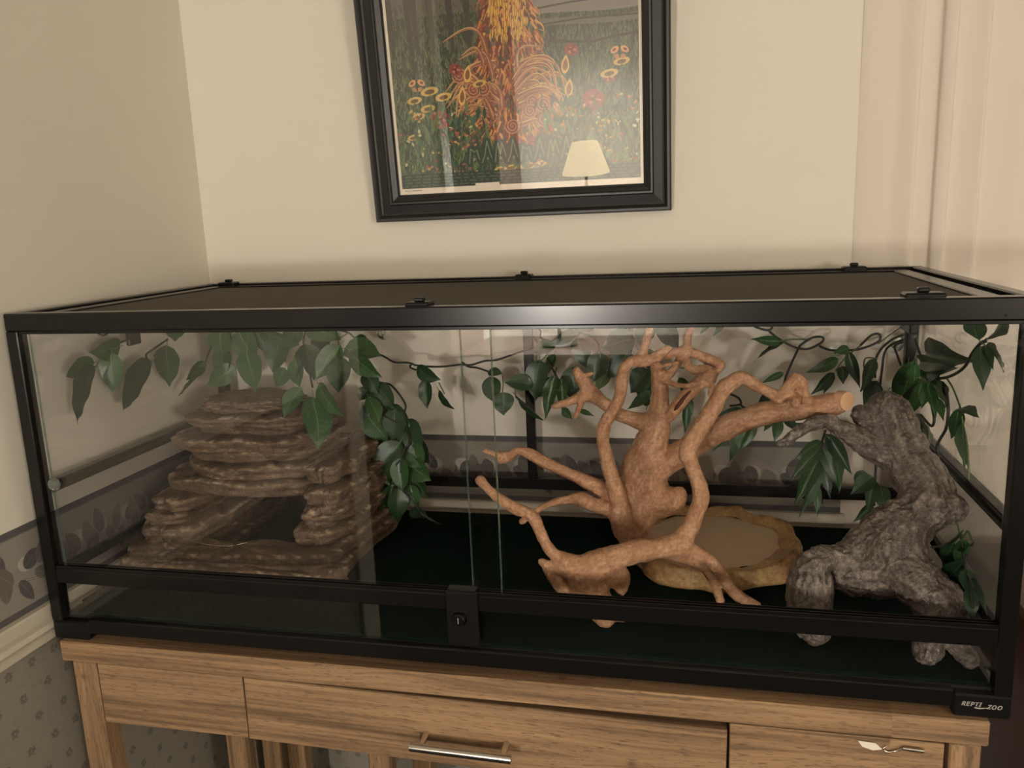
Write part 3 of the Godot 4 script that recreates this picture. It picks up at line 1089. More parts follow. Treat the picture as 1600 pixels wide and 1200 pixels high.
	lathe_z(st, Vector3(0.6025, TABLE + 0.0765, 0.0045), [Vector2(0, 0.006), Vector2(0.0068, 0.006), Vector2(0.0078, 0.005), Vector2(0.0085, 0.0), Vector2(0.0095, 0.0)])
	part(lk, "cylinder", st.commit(), M.black_frame)
	part(lk, "keyhole", tb(0.6019, 0.0725, 0.0103, 0.6031, 0.0805, 0.0109, 0.0002), M.lettering)
	part(lk, "lock_tongue", tb(0.588, 0.1115, -0.010, 0.624, 0.1145, 0.0035, 0.001), M.black_plastic)
	# lid: flat frame strips round a fine screen
	var lid := Node3D.new()
	lid.name = "lid"
	t.add_child(lid, true)
	lid.position = Vector3.ZERO
	var y := H - 0.009
	var lf: Material = M.black_frame
	var strips := [[0.026, -0.046, W - 0.026, -0.026], [0.026, -D + 0.026, W - 0.026, -D + 0.046], [0.026, -D + 0.046, 0.048, -0.046], [W - 0.048, -D + 0.046, W - 0.026, -0.046]]
	for s in strips:
		sub(lid, t, "lid_strip", tb(s[0], y, s[1], s[2], y + 0.006, s[3], 0.0012), lf)
	var ledge := tool()
	box(ledge, Vector3(0.016, TABLE + y - 0.006, -0.03), Vector3(W - 0.016, TABLE + y - 0.001, -0.02), 0.0004)
	box(ledge, Vector3(0.016, TABLE + y - 0.006, -D + 0.02), Vector3(W - 0.016, TABLE + y - 0.001, -D + 0.03), 0.0004)
	box(ledge, Vector3(0.016, TABLE + y - 0.006, -D + 0.03), Vector3(0.03, TABLE + y - 0.001, -0.03), 0.0004)
	box(ledge, Vector3(W - 0.03, TABLE + y - 0.006, -D + 0.03), Vector3(W - 0.016, TABLE + y - 0.001, -0.03), 0.0004)
	part(t, "lid_ledge", ledge.commit(), k)
	var net := sub(lid, t, "screen", wire_net(Vector3(0.047, TABLE + y + 0.003, -0.045), Vector3(W - 0.094, 0, 0), Vector3(0, 0, -D + 0.09)), M.screen)
	net.set_meta("kind", "stuff")
	for c in [[0.565, -0.028, 0.03], [0.60, -D + 0.012, 0.028], [0.052, -D + 0.026, 0.032], [1.12, -D + 0.026, 0.034], [1.115, -0.03, 0.04]]:
		var cl := part(t, "lid_clip", tb(c[0] - c[2] * 0.5, y + 0.004, c[1] - 0.012, c[0] + c[2] * 0.5, y + 0.0125, c[1] + 0.012, 0.002), M.black_plastic)
		part(cl, "clip_tab", tb(c[0] - 0.006, y + 0.0125, c[1] - 0.006, c[0] + 0.006, y + 0.0175, c[1] + 0.004, 0.0015), M.black_plastic)
	# cable ports hanging under the top rim in the back corners
	part(t, "cable_port", tb(W - 0.030, H - 0.0945, -D + 0.020, W - 0.017, H - 0.0235, -D + 0.085, 0.002), M.black_plastic)
	part(t, "cable_port", tb(0.017, H - 0.075, -0.235, 0.024, H - 0.0235, -0.205, 0.002), M.black_plastic)


# woven insect screen: real wires both ways, pitch 1.8 mm
func wire_net(o: Vector3, u: Vector3, v: Vector3) -> ArrayMesh:
	var V := PackedVector3Array()
	var N := PackedVector3Array()
	var F := PackedInt32Array()
	var n := u.cross(v).normalized()
	var d := 0.0002
	for way in 2:
		var along := u if way == 0 else v
		var over := v if way == 0 else u
		var count := int(over.length() / 0.0018)
		var side := over.normalized()
		var lift := n * (d if way == 0 else -d)
		for i in count + 1:
			var p := o + over * (float(i) / count) + lift
			var b := V.size()
			for e in [p, p + along]:
				for c in [side, n, -side, -n]:
					V.append(e + c * d)
					N.append(c)
			for k in 4:
				var a := b + k
				var a2 := b + (k + 1) % 4
				F.append_array([a, a2 + 4, a2, a, a + 4, a2 + 4] if way == 0 else [a, a2, a2 + 4, a, a2 + 4, a + 4])
	var arr := []
	arr.resize(Mesh.ARRAY_MAX)
	arr[Mesh.ARRAY_VERTEX] = V
	arr[Mesh.ARRAY_NORMAL] = N
	arr[Mesh.ARRAY_INDEX] = F
	var m := ArrayMesh.new()
	m.add_surface_from_arrays(Mesh.PRIMITIVE_TRIANGLES, arr)
	return m


func sub(parent: Node3D, top: Node3D, called: String, m: Mesh, mt: Material) -> MeshInstance3D:
	var o := MeshInstance3D.new()
	o.name = called
	o.mesh = m
	o.material_override = mt
	parent.add_child(o, true)
	o.position = -top.position
	return o


# turned round an axis that points out of the front (+z)
func lathe_z(st: SurfaceTool, c: Vector3, prof: Array, sides := 28) -> void:
	for i in prof.size() - 1:
		var p: Vector2 = prof[i]
		var q: Vector2 = prof[i + 1]
		var nr := Vector2(p.y - q.y, q.x - p.x).normalized()
		for k in sides:
			var v := []
			var n := []
			for a in [TAU * k / sides, TAU * (k + 1) / sides]:
				for w in [p, q]:
					v.append(c + Vector3(cos(a) * w.x, sin(a) * w.x, w.y))
					n.append(Vector3(cos(a) * nr.x, sin(a) * nr.x, nr.y))
			for t in [[0, 1, 3], [0, 3, 2]]:
				var o: Array = t
				if (v[t[1]] - v[t[0]]).cross(v[t[2]] - v[t[0]]).dot(n[0] + n[2]) > 0.0:
					o = [t[0], t[2], t[1]]
				for w in o:
					vert(st, v[w], n[w], Vector2.ZERO)


func lettering(foot: Node3D) -> void:
	# the maker's name on the front right foot, in slanted capitals with a swoosh
	var z := 0.0002
	for w in [["REPTI", 1.1705, 0.0172], ["ZOO", 1.1965, 0.0152]]:
		var tm := TextMesh.new()
		var f := SystemFont.new()
		f.font_names = PackedStringArray(["Droid Sans"])
		f.font_weight = 700
		tm.font = f
		tm.text = w[0]
		tm.font_size = 32
		tm.pixel_size = 0.00022
		tm.depth = 0.0004
		tm.horizontal_alignment = HORIZONTAL_ALIGNMENT_LEFT
		tm.vertical_alignment = VERTICAL_ALIGNMENT_CENTER
		var o := MeshInstance3D.new()
		o.name = "lettering"
		o.mesh = tm
		o.material_override = M.lettering
		foot.add_child(o, true)
		o.transform = Transform3D(Basis(Vector3(1.06, 0, 0), Vector3(0.28, 1, 0), Vector3(0, 0, 1)), Vector3(w[1], TABLE + w[2] - 0.001, z))
	var st := tool()
	tube(st, spline([Vector3(1.1835, TABLE + 0.0122, z), Vector3(1.189, TABLE + 0.0118, z), Vector3(1.196, TABLE + 0.0128, z), Vector3(1.2, TABLE + 0.0140, z)], 4), [0.0003, 0.0006, 0.0008, 0.0009, 0.0009, 0.0008, 0.0007, 0.0005, 0.0004, 0.0003, 0.0002, 0.0002, 0.0001], 6)
	var o := MeshInstance3D.new()
	o.name = "swoosh"
	o.mesh = st.commit()
	o.material_override = M.lettering
	foot.add_child(o, true)


func build_carpet() -> void:
	var o := thing("reptile_carpet", "dark green carpet liner covering the floor of the glass tank", "carpet", Vector3(0.61, TABLE + 0.0315, -0.24))
	part(o, "pile", tb(0.0185, 0.0317, -TANK_D + 0.0175, TANK_W - 0.0185, 0.0358, -0.0125, 0.001), M.green_carpet)


# ====================================================================== the slate cave
func lin(r: int, g: int, b: int) -> Color:
	return rgb8(r, g, b).srgb_to_linear()


func slab(x0: float, x1: float, z0: float, z1: float, y0: float, y1: float, sd: int, square := 3.2) -> ArrayMesh:
	# one ledge of cast slate: a ragged outline, split edges that step in and out, and a nearly flat top; pale paint is brushed on the rims
	var n := noise(sd, 1.0, 3)
	var c := Vector2((x0 + x1) * 0.5, (z0 + z1) * 0.5)
	var hx := (x1 - x0) * 0.5
	var hz := (z1 - z0) * 0.5
	var N := 150
	var tops := 12
	var prof := [[0.0, -0.009], [0.1, -0.004], [0.3, -0.0005], [0.45, -0.0025], [0.5, 0.0005], [0.7, 0.003], [0.86, 0.0035], [0.96, 0.0015], [1.0, -0.002]]
	var V := PackedVector3Array()
	var C := PackedColorArray()
	var F := PackedInt32Array()
	var brown := lin(138, 110, 86)
	var dark := lin(88, 68, 53)
	var pale := lin(222, 200, 172)
	var rows := prof.size() + tops
	for r in rows:
		for i in N:
			var a := TAU * i / N
			var ca := cos(a)
			var sa := sin(a)
			var rad := pow(pow(absf(ca), square) + pow(absf(sa), square), -1.0 / square)
			var px := ca * rad * hx
			var pz := sa * rad * hz
			var peri := Vector2(px, pz)
			var dirn := Vector2(ca / hx, sa / hz).normalized()
			# the outline breaks in straight facets between irregular corners
			var seg := 5 + (sd % 3)
			var i0 := int(i / seg) * seg
			var ends := []
			for e in [i0, (i0 + seg) % N if i0 + seg < N else 0]:
				var ae: float = TAU * e / N
				ends.append(n.get_noise_2d(cos(ae) * 2.6 + sd, sin(ae) * 2.6) + 0.55 * n.get_noise_2d(cos(ae) * 9.0, sin(ae) * 9.0 + sd))
			var big: float = lerpf(ends[0], ends[1], float(i - i0) / seg)
			var chip := n.get_noise_2d(px * 36.0, pz * 36.0 + sd)
			var wav := n.get_noise_2d(px * 9.0 + 40.0, pz * 9.0)
			var t: float
			var off: float
			var scl := 1.0
			if r < prof.size():
				t = prof[r][0]
				off = prof[r][1]
			else:
				t = 1.0
				scl = 1.0 - float(r - prof.size() + 1) / tops
				off = -0.003
			var layer := n.get_noise_3d(px * 22.0 * scl, t * 3.0 + sd, pz * 22.0 * scl)
			var p := c + peri * scl + dirn * ((big * 0.013 + chip * 0.001 + layer * 0.003 + off) * (1.0 if scl == 1.0 else scl))
			var h := y1 - y0
			var y := y0 + h * t + wav * h * 0.28 * t + chip * 0.0005
			if r >= prof.size():
				y += n.get_noise_2d(p.x * 60.0, p.y * 60.0) * 0.0022 + 0.0008
			V.append(Vector3(p.x, y, p.y))
			var col := dark.lerp(brown, clampf(0.62 + layer * 0.9 + chip * 0.3, 0.0, 1.0))
			var rim := 0.0
			var brush := n.get_noise_3d(px * 70.0, t * 3.0, pz * 70.0)
			if r in [7, 8]:
				rim = clampf(brush * 2.6 + chip * 0.8 - 0.05, 0.0, 0.85)
			elif r in [2, 5]:
				rim = clampf(brush * 2.0 - 0.5, 0.0, 0.3)
			C.append(col.lerp(pale, rim))
	for r in rows - 1:
		for i in N:
			var a := r * N + i
			var b := r * N + (i + 1) % N
			F.append_array([a, b, b + N, a, b + N, a + N])
	# clockwise seen from outside
	var mid := Vector3(c.x, (y0 + y1) * 0.5, c.y)
	var nn := (V[F[2]] - V[F[0]]).cross(V[F[1]] - V[F[0]])
	if nn.dot(V[F[0]] - mid) < 0.0:
		for i in range(0, F.size(), 3):
			var s := F[i + 1]
			F[i + 1] = F[i + 2]
			F[i + 2] = s
	return smooth_mesh(V, F, C)


func build_cave() -> void:
	var o := thing("rock_cave", "brown stacked-slate resin cave with a square dark mouth at the tank's left end", "cave", Vector3(0.2, CARPET, -0.28))
	var T := TABLE
	var L := [
		# x0, x1, z back, z front, y0, y1, corner squareness; jutting ledges alternate with narrower courses set back between them
		[0.024, 0.385, -0.172, -0.104, 0.0365, 0.068, 3.4], [0.036, 0.372, -0.172, -0.117, 0.064, 0.088, 3.2],
		[0.024, 0.150, -0.445, -0.125, 0.0365, 0.068, 3.4], [0.040, 0.146, -0.445, -0.13, 0.064, 0.088, 3.2], [0.286, 0.380, -0.445, -0.125, 0.0365, 0.068, 3.4], [0.287, 0.376, -0.445, -0.13, 0.064, 0.088, 3.2],
		[0.028, 0.152, -0.44, -0.134, 0.086, 0.113, 3.0], [0.038, 0.116, -0.44, -0.149, 0.111, 0.131, 3.0], [0.043, 0.138, -0.44, -0.163, 0.129, 0.151, 3.0],
		[0.302, 0.366, -0.44, -0.162, 0.084, 0.150, 2.6], [0.292, 0.376, -0.44, -0.144, 0.094, 0.116, 3.0], [0.298, 0.372, -0.44, -0.157, 0.121, 0.140, 3.0], [0.300, 0.376, -0.44, -0.172, 0.147, 0.168, 3.0],
		[0.040, 0.316, -0.44, -0.188, 0.149, 0.173, 3.4], [0.294, 0.364, -0.44, -0.192, 0.172, 0.199, 2.6],
		[0.070, 0.306, -0.43, -0.201, 0.171, 0.194, 3.0], [0.062, 0.284, -0.43, -0.226, 0.19, 0.212, 3.0], [0.038, 0.282, -0.43, -0.221, 0.207, 0.231, 3.4],
		[0.072, 0.262, -0.42, -0.256, 0.227, 0.246, 3.0], [0.054, 0.272, -0.41, -0.247, 0.243, 0.262, 3.2], [0.078, 0.236, -0.40, -0.274, 0.259, 0.271, 3.0], [0.074, 0.220, -0.39, -0.279, 0.268, 0.2805, 3.0],
	]
	for i in L.size():
		var l: Array = L[i]
		part(o, "slate_ledge", slab(l[0], l[1], l[2], l[3], T + l[4], T + l[5], 100 + i * 7, l[6]), M.resin_rock)
	part(o, "back_wall", slab(0.10, 0.33, -0.452, -0.425, T + 0.0365, T + 0.16, 300, 4.0), M.resin_rock)
	var w := thing("reflection_wire", "thin bent chrome wire added to stand for a reflection across the cave mouth", "wire", Vector3(0.15, T + 0.085, -0.16))
	part(w, "wire", tube_mesh([Vector3(0.134, T + 0.0905, -0.148), Vector3(0.165, T + 0.0895, -0.143), Vector3(0.197, T + 0.0895, -0.143), Vector3(0.2235, T + 0.0925, -0.152)], 0.0011, 5), M.chrome)  # made-up wire in place of a bright line taken for a reflection


# ====================================================================== the water dish
func build_dish() -> void:
	var o := thing("rock_dish", "shallow tan rock-look dish with a wide flat basin behind the front driftwood", "dish", Vector3(0.907, CARPET, -0.325))
	var n := noise(41, 1.0, 3)
	var n1 := noise(43, 1.0, 1)
	var c := Vector3(0.909, CARPET, -0.322)
	var N := 160
	var prof := [[0.96, 0.0], [1.0, 0.005], [1.012, 0.012], [1.0, 0.018], [1.005, 0.024], [0.99, 0.0305], [0.965, 0.034], [0.935, 0.0335], [0.9, 0.030], [0.875, 0.0265], [0.855, 0.0235], [0.845, 0.022]]
	var tan := lin(218, 180, 124)
	var brown := lin(172, 122, 72)
	var deep := lin(118, 78, 46)
	var V := PackedVector3Array()
	var C := PackedColorArray()
	var F := PackedInt32Array()
	var inner := PackedVector3Array()
	for r in prof.size():
		for i in N:
			var a := TAU * i / N
			var ca := cos(a)
			var sa := sin(a)
			var lump := n1.get_noise_2d(ca * 1.5, sa * 1.5)
			var chip := n1.get_noise_2d(ca * 2.6 + 5.0, sa * 2.6)
			var t: float = prof[r][0]
			var high: float = prof[r][1]
			var wall := smoothstep(0.01, 0.03, high)
			var strata := n.get_noise_3d(ca * 5.0, high * 260.0, sa * 5.0)
			# the rim is broad and low at the front right, and thin at the back
			var broad := clampf(cos(a - 0.85), 0.0, 1.0)
			var rx := 0.131 * (1.0 + lump * 0.07 + chip * 0.02)
			var rz := 0.134 * (1.0 + lump * 0.07 + chip * 0.02)
			if t < 0.9:
				t -= broad * 0.13 + chip * 0.02
			var f := t + strata * 0.02 * (1.0 if high < 0.03 and t > 0.9 else 0.3)
			var y := high * (1.0 + (lump * 0.22 + chip * 0.12) * wall) + 0.0
			V.append(c + Vector3(ca * rx * f, maxf(y, 0.0003), sa * rz * f))
			var col := tan.lerp(brown, clampf(0.35 + strata * 0.9 + lump * 0.5, 0.0, 1.0)).lerp(deep, clampf(chip * 1.2 + strata * 0.8 - 0.35, 0.0, 0.7))
			if r >= 8:
				col = tan.lerp(brown, clampf(0.2 + chip * 0.5, 0.0, 1.0))
			C.append(col)
			if r == prof.size() - 1:
				inner.append(V[V.size() - 1])
	for r in prof.size() - 1:
		for i in N:
			var a := r * N + i
			var b := r * N + (i + 1) % N
			F.append_array([a, b + N, b, a, a + N, b + N])
	part(o, "rim", smooth_mesh(V, F, C), M.dish_stone)
	V = PackedVector3Array()
	F = PackedInt32Array()
	for k in 5:
		for i in N:
			var p := c + (inner[i] - c) * Vector3(1.02 - k * 0.2, 1, 1.02 - k * 0.2)
			p.y = CARPET + 0.0215 + n.get_noise_2d(p.x * 40.0, p.z * 40.0) * 0.0012
			V.append(p)
	V.append(Vector3(c.x, CARPET + 0.0215, c.z))
	for k in 4:
		for i in N:
			var a := k * N + i
			var b := k * N + (i + 1) % N
			F.append_array([a, b + N, b, a, a + N, b + N])
	for i in N:
		F.append_array([4 * N + i, V.size() - 1, 4 * N + (i + 1) % N])
	part(o, "basin", smooth_mesh(V, F, PackedColorArray()), M.dish_basin)


# ====================================================================== driftwood and the grey log
func build_driftwood() -> void:
	var o := thing("driftwood", "twisted reddish tan driftwood root with many branches in the middle of the tank", "driftwood", Vector3(0.8, CARPET, -0.2))
	var limbs := [
		[[787, 853, -300, 20], [792, 887, -310, 34.8], [804, 930, -320, 37.9], [811, 971, -320, 31.3], [823, 1008, -315, 21.7], [830, 1044, -310, 15.3], [833, 1075, -305, 12.6], [831, 1100, -300, 11], [827, 1119, -290, 7.9], [824, 1130, -280, 6.9]],
		[[806, 910, -320, 29.6], [831, 906, -310, 26.1], [852, 913, -300, 18.6], [861, 924, -300, 9.2]],
		[[800, 890, -330, 25.6], [820, 881, -330, 12.8], [839, 881, -330, 6.4]],
		[[811, 951, -320, 25.2], [850, 974, -310, 20.6], [896, 1012, -280, 16.8], [939, 1046, -250, 15.2], [980, 1064, -235, 14.9], [1028, 1075, -220, 14.5], [1054, 1082, -210, 15.2], [1064, 1085, -207, 14.2]],
		[[780, 869, -275, 16.5], [778, 887, -275, 18.5], [773, 914, -275, 14.4], [764, 953, -270, 11.2], [757, 985, -265, 10.1], [752, 1018, -260, 9.5], [757, 1042, -260, 9], [772, 1067, -255, 8.4], [781, 1092, -250, 8.3], [784, 1119, -250, 8.2], [796, 1133, -250, 7.7], [817, 1133, -250, 7.2], [834, 1143, -250, 6.7], [846, 1151, -250, 5.7]],
		[[808, 1135, -250, 6.7], [814, 1153, -245, 6.2], [821, 1175, -240, 5.7], [824, 1190, -240, 5.7], [825, 1201, -240, 5.2]],
		[[793, 879, -290, 14.6], [802, 901, -300, 14.6]],
		[[845, 1140, -270, 6.3], [864, 1142, -280, 6.8], [884, 1136, -290, 6.9], [901, 1129, -290, 7.8], [915, 1124, -285, 6.8], [920, 1120, -280, 4.8], [911, 1110, -280, 3.9]],
		[[834, 1141, -250, 5.7], [845, 1140, -270, 5.8]],
		[[865, 1139, -280, 5.8], [871, 1132, -275, 5.8], [874, 1122, -270, 6.3], [884, 1118, -265, 6.3], [899, 1119, -270, 6.3], [906, 1107, -275, 5.8], [906, 1090, -280, 4.9], [903, 1077, -285, 2.9]],
		[[867, 1139, -280, 5.8], [872, 1147, -280, 5.3], [872, 1161, -280, 5.3], [878, 1178, -280, 5.3], [879, 1194, -280, 4.8]],
		[[832, 1093, -300, 8], [843, 1103, -295, 8], [853, 1114, -290, 6.9], [862, 1128, -285, 5.9], [865, 1139, -280, 5.4]],
		[[838, 1100, -290, 5], [854, 1094, -280, 3.9], [871, 1093, -275, 3.1], [887, 1097, -270, 2.9]],
		[[827, 1116, -290, 5], [842, 1123, -275, 2.9], [860, 1127, -270, 2.5]],
		[[842, 1035, -310, 6.1], [848, 1044, -300, 9.1], [863, 1066, -290, 9.5], [875, 1081, -285, 9.9], [894, 1100, -280, 10.7], [906, 1110, -275, 7.7]],
		[[814, 1029, -310, 16.4], [793, 1034, -310, 11.3], [774, 1040, -310, 9.8], [757, 1052, -310, 9.3], [739, 1066, -310, 9.8], [725, 1073, -310, 10.4]],
		[[725, 1073, -310, 9.3], [720, 1089, -305, 8.2], [714, 1102, -300, 7.7], [711, 1110, -300, 6.7]],
		[[718, 1096, -305, 4.1], [727, 1104, -300, 3.6], [734, 1106, -300, 3.1]],
		[[725, 1071, -310, 8.3], [710, 1067, -305, 7.2], [692, 1060, -300, 6.2], [674, 1056, -295, 4.1]],
		[[718, 1068, -300, 5.2], [714, 1055, -295, 4.1], [708, 1041, -290, 3.1]],
		[[741, 1068, -310, 6.2], [732, 1084, -310, 5.2], [724, 1095, -305, 3.6]],
		[[771, 908, -300, 13.6], [753, 922, -295, 12.5], [737, 933, -290, 11.5], [708, 951, -280, 8.8], [681, 967, -270, 7.7], [662, 980, -260, 8.7], [644, 994, -250, 7.6], [628, 1000, -245, 5.6], [617, 993, -240, 6.6], [608, 991, -240, 8.1], [595, 994, -240, 5.1], [579, 1002, -235, 2.8]],
		[[610, 991, -240, 6.1], [604, 985, -235, 3]],
		[[772, 887, -290, 13.5], [750, 903, -280, 10.4], [734, 911, -270, 10.3], [719, 922, -260, 11.2], [700, 924, -250, 6.1], [677, 923, -235, 5], [663, 920, -220, 5], [650, 912, -210, 4.5], [640, 907, -200, 5]],
		[[607, 999, -105, 6.3], [617, 988, -105, 6.3], [631, 975, -105, 7.2], [653, 962, -105, 7.7], [673, 954, -105, 8.1], [685, 937, -100, 7.2], [694, 916, -100, 7.2], [704, 902, -100, 8.1], [719, 893, -100, 10.8], [737, 887, -100, 13.4]],
		[[866, 904, -150, 14.6], [849, 901, -145, 13.6], [832, 900, -140, 13.6], [802, 899, -125, 15.3], [773, 890, -115, 18.9], [749, 877, -105, 24.3], [746, 856, -105, 24.4], [756, 833, -105, 19.9]],
		[[757, 848, -100, 19.8], [769, 834, -85, 17.7], [772, 827, -80, 11.5], [774, 822, -78, 6.2]],
		[[773, 869, -115, 14.5], [786, 865, -120, 14.5], [790, 848, -120, 7.3]],
		[[737, 880, -100, 16.2], [714, 882, -100, 9.9], [697, 887, -100, 5.4], [686, 891, -100, 3.6]],
		[[690, 887, -100, 3.6], [702, 867, -105, 8.2], [720, 845, -110, 11], [740, 833, -110, 11]],
		[[779, 832, -90, 7.1], [792, 824, -85, 4.4], [800, 828, -83, 2.2]],
		[[861, 901, -150, 12.8], [875, 920, -155, 11.8], [885, 942, -160, 10.9], [892, 962, -165, 11.3], [889, 983, -170, 10.4], [880, 1005, -175, 10], [874, 1024, -180, 10.9], [884, 1042, -185, 10.9], [896, 1061, -190, 11.4], [909, 1083, -195, 10.4], [918, 1101, -200, 9.5], [922, 1108, -200, 9.1]],
		[[921, 1105, -200, 9.1], [931, 1113, -200, 9.5], [943, 1120, -200, 9.4], [956, 1113, -200, 8.1], [971, 1104, -205, 6.8], [984, 1097, -205, 7.6], [993, 1092, -205, 8.5], [1001, 1106, -200, 7.1], [1011, 1118, -200, 8], [1019, 1108, -205, 8.5], [1023, 1091, -210, 7.2]],
		[[1011, 1095, -200, 6.2], [1010, 1090, -190, 7.1], [1010, 1088, -185, 6.2]],
		[[861, 901, -150, 12.8], [884, 892, -155, 10], [899, 884, -155, 8.7], [913, 870, -155, 7.7], [927, 847, -160, 7.8], [940, 831, -160, 7.8], [957, 822, -160, 5.9], [967, 820, -160, 3.7]],
		[[846, 892, -150, 7.3], [871, 881, -155, 8.2], [895, 872, -160, 8.3], [907, 852, -160, 6], [913, 837, -160, 6.4], [918, 822, -160, 5.5]],
	]
	part(o, "wood", organic(limbs, 0.0026, 0.006, 0.0011, 7.0, 110.0, 0.5, 1.0, [lin(184, 134, 98), lin(226, 180, 142), lin(170, 112, 78), lin(126, 76, 50)], 51), M.driftwood)
	# sawn ends, a brass screw, and slot shade as a dark embedded tube
	var cut := tool()
	tube(cut, PackedVector3Array([Vector3(1.0663, 1.0889, -0.2083), Vector3(1.0746, 1.0897, -0.1978)]), [0.0129, 0.0122], 24)
	part(o, "sawn_end", cut.commit(), M.sawn_wood)
	var shade_slit := tool()
	tube(shade_slit, spline([Vector3(0.8496, 1.0469, -0.2925), Vector3(0.8609, 1.0639, -0.2815), Vector3(0.8700, 1.0772, -0.2775), Vector3(0.8789, 1.0874, -0.2740)], 4), [0.0012, 0.002, 0.0026, 0.003, 0.003, 0.003, 0.0028, 0.0026, 0.0026, 0.0022, 0.0018, 0.0014, 0.001], 8)
	part(o, "split", shade_slit.commit(), M.split_shade)
	var sc := tool()
	lathe_z(sc, Vector3(0.8281, 0.9015, -0.1280), [Vector2(0, 0.0022), Vector2(0.0022, 0.0016), Vector2(0.0032, 0.0)])
	part(o, "screw", sc.commit(), M.brass)


func build_resin_log() -> void:
	var o := thing("resin_log", "grey brown resin tree stump with crooked legs in the tank's right corner", "log", Vector3(1.12, CARPET, -0.15))
	var limbs := [
		[[1127, 1074, -220, 23.8], [1131, 1061, -220, 27.5], [1139, 1036, -210, 28.2], [1152, 1010, -190, 30.4], [1165, 988, -165, 30.7], [1165, 976, -150, 28.6]],
		[[1165, 976, -150, 28.6], [1146, 958, -140, 30.2], [1120, 939, -135, 30.4], [1098, 917, -135, 29.8], [1083, 895, -130, 30.8]],
		[[1133, 945, -135, 29.4], [1124, 921, -120, 32.6], [1132, 904, -105, 31.3], [1147, 891, -90, 28.4], [1163, 876, -80, 25.6], [1172, 864, -70, 20.4]],
		[[1090, 899, -130, 29.8], [1075, 890, -125, 28.1], [1107, 891, -120, 29.5]],
		[[1078, 907, -125, 17.5], [1048, 913, -110, 14.7], [1029, 908, -100, 17.2], [1023, 887, -95, 24.2], [1022, 860, -85, 26.6], [1025, 838, -80, 21.5], [1030, 829, -75, 14.5]],
		[[1162, 871, -75, 21.4], [1153, 842, -60, 16.3], [1147, 832, -50, 17.9], [1148, 829, -45, 13.8]],
		[[1172, 868, -75, 19.7], [1178, 840, -60, 12.2], [1188, 827, -52, 11.3], [1189, 825, -45, 9.6]],
		[[1168, 976, -150, 22.5], [1182, 972, -135, 17], [1184, 979, -120, 15]],
		[[1140, 1018, -200, 19.9], [1117, 1023, -200, 18.2], [1094, 1037, -195, 14.5], [1072, 1052, -190, 10.8], [1052, 1065, -185, 9], [1035, 1065, -180, 8.1], [1015, 1055, -175, 7.2], [999, 1045, -170, 6.3], [991, 1040, -168, 4.5]],
		[[1130, 1054, -215, 23.7], [1108, 1062, -215, 17.4], [1093, 1069, -210, 11.9]],
	]
	part(o, "bark", organic(limbs, 0.0024, 0.010, 0.0031, 5.0, 56.0, 1.0, 0.8, [lin(112, 101, 92), lin(164, 150, 138), lin(196, 181, 167), lin(64, 56, 50)], 61), M.resin_bark)


# ====================================================================== vines
func leaf_mesh(kind: int, variant: int) -> ArrayMesh:
	# a leaf one long (x) and one wide (z), facing +y, folded along its rib, drooping and twisted a little, with a short stalk
	var V := PackedVector3Array()
	var U := PackedVector2Array()
	var F := PackedInt32Array()
	var nl := 12
	var nw := 6
	var droop: float = [0.10, 0.2, -0.05, 0.28][variant]
	var fold: float = [0.16, 0.05, 0.22, 0.1][variant]
	var twist: float = [0.1, -0.35, 0.3, 0.0][variant]
	for i in nl + 1:
		var t := float(i) / nl
		var w: float
		if kind == 0:
			w = 0.5 * pow(sin(PI * pow(t, 0.72)), 0.8) * (1.0 - 0.45 * smoothstep(0.72, 1.0, t)) + 0.004
		else:
			w = 0.5 * pow(sin(PI * pow(t, 0.66)), 1.0) * (1.0 - 0.3 * smoothstep(0.6, 1.0, t)) + 0.004
		var sway := 0.03 * sin(t * 5.0 + variant * 1.7)
		for j in nw + 1:
			var s := (float(j) / nw - 0.5) * 2.0
			var z := s * w
			var y := -droop * (t - 0.35) * (t - 0.35) + fold * absf(z) + 0.012 * sin(t * 17.0 + s * 2.0 + variant) * absf(s)
			var tw := twist * (t - 0.5)
			V.append(Vector3(t, y * cos(tw) + z * sin(tw) * 0.5, z * cos(tw) - y * sin(tw) * 0.3 + sway))
			U.append(Vector2(t, float(j) / nw))
	var w1 := nw + 1
	for i in nl:
		for j in nw:
			var a := i * w1 + j
			F.append_array([a, a + 1, a + w1 + 1, a, a + w1 + 1, a + w1])
	# stalk
	var b0 := V.size()
	for i in 3:
		for k in 5:
			var an := TAU * k / 5.0
			V.append(Vector3(-0.14 + i * 0.1, 0.012 * sin(an) - droop * 0.12 - (0.02 if i == 0 else 0.0), 0.012 * cos(an)))
			U.append(Vector2(0.01, 0.5))
	for i in 2:
		for k in 5:
			var a := b0 + i * 5 + k
			var b := b0 + i * 5 + (k + 1) % 5
			F.append_array([a, b, b + 5, a, b + 5, a + 5])
	var N := PackedVector3Array()
	N.resize(V.size())
	for i in range(0, F.size(), 3):
		var n := (V[F[i + 2]] - V[F[i]]).cross(V[F[i + 1]] - V[F[i]])
		N[F[i]] += n
		N[F[i + 1]] += n
		N[F[i + 2]] += n
	for i in N.size():
		N[i] = N[i].normalized()
	var arr := []
	arr.resize(Mesh.ARRAY_MAX)
	arr[Mesh.ARRAY_VERTEX] = V
	arr[Mesh.ARRAY_NORMAL] = N
	arr[Mesh.ARRAY_TEX_UV] = U
	arr[Mesh.ARRAY_INDEX] = F
	var m := ArrayMesh.new()
	m.add_surface_from_arrays(Mesh.PRIMITIVE_TRIANGLES, arr)
	return m


var leaves := []


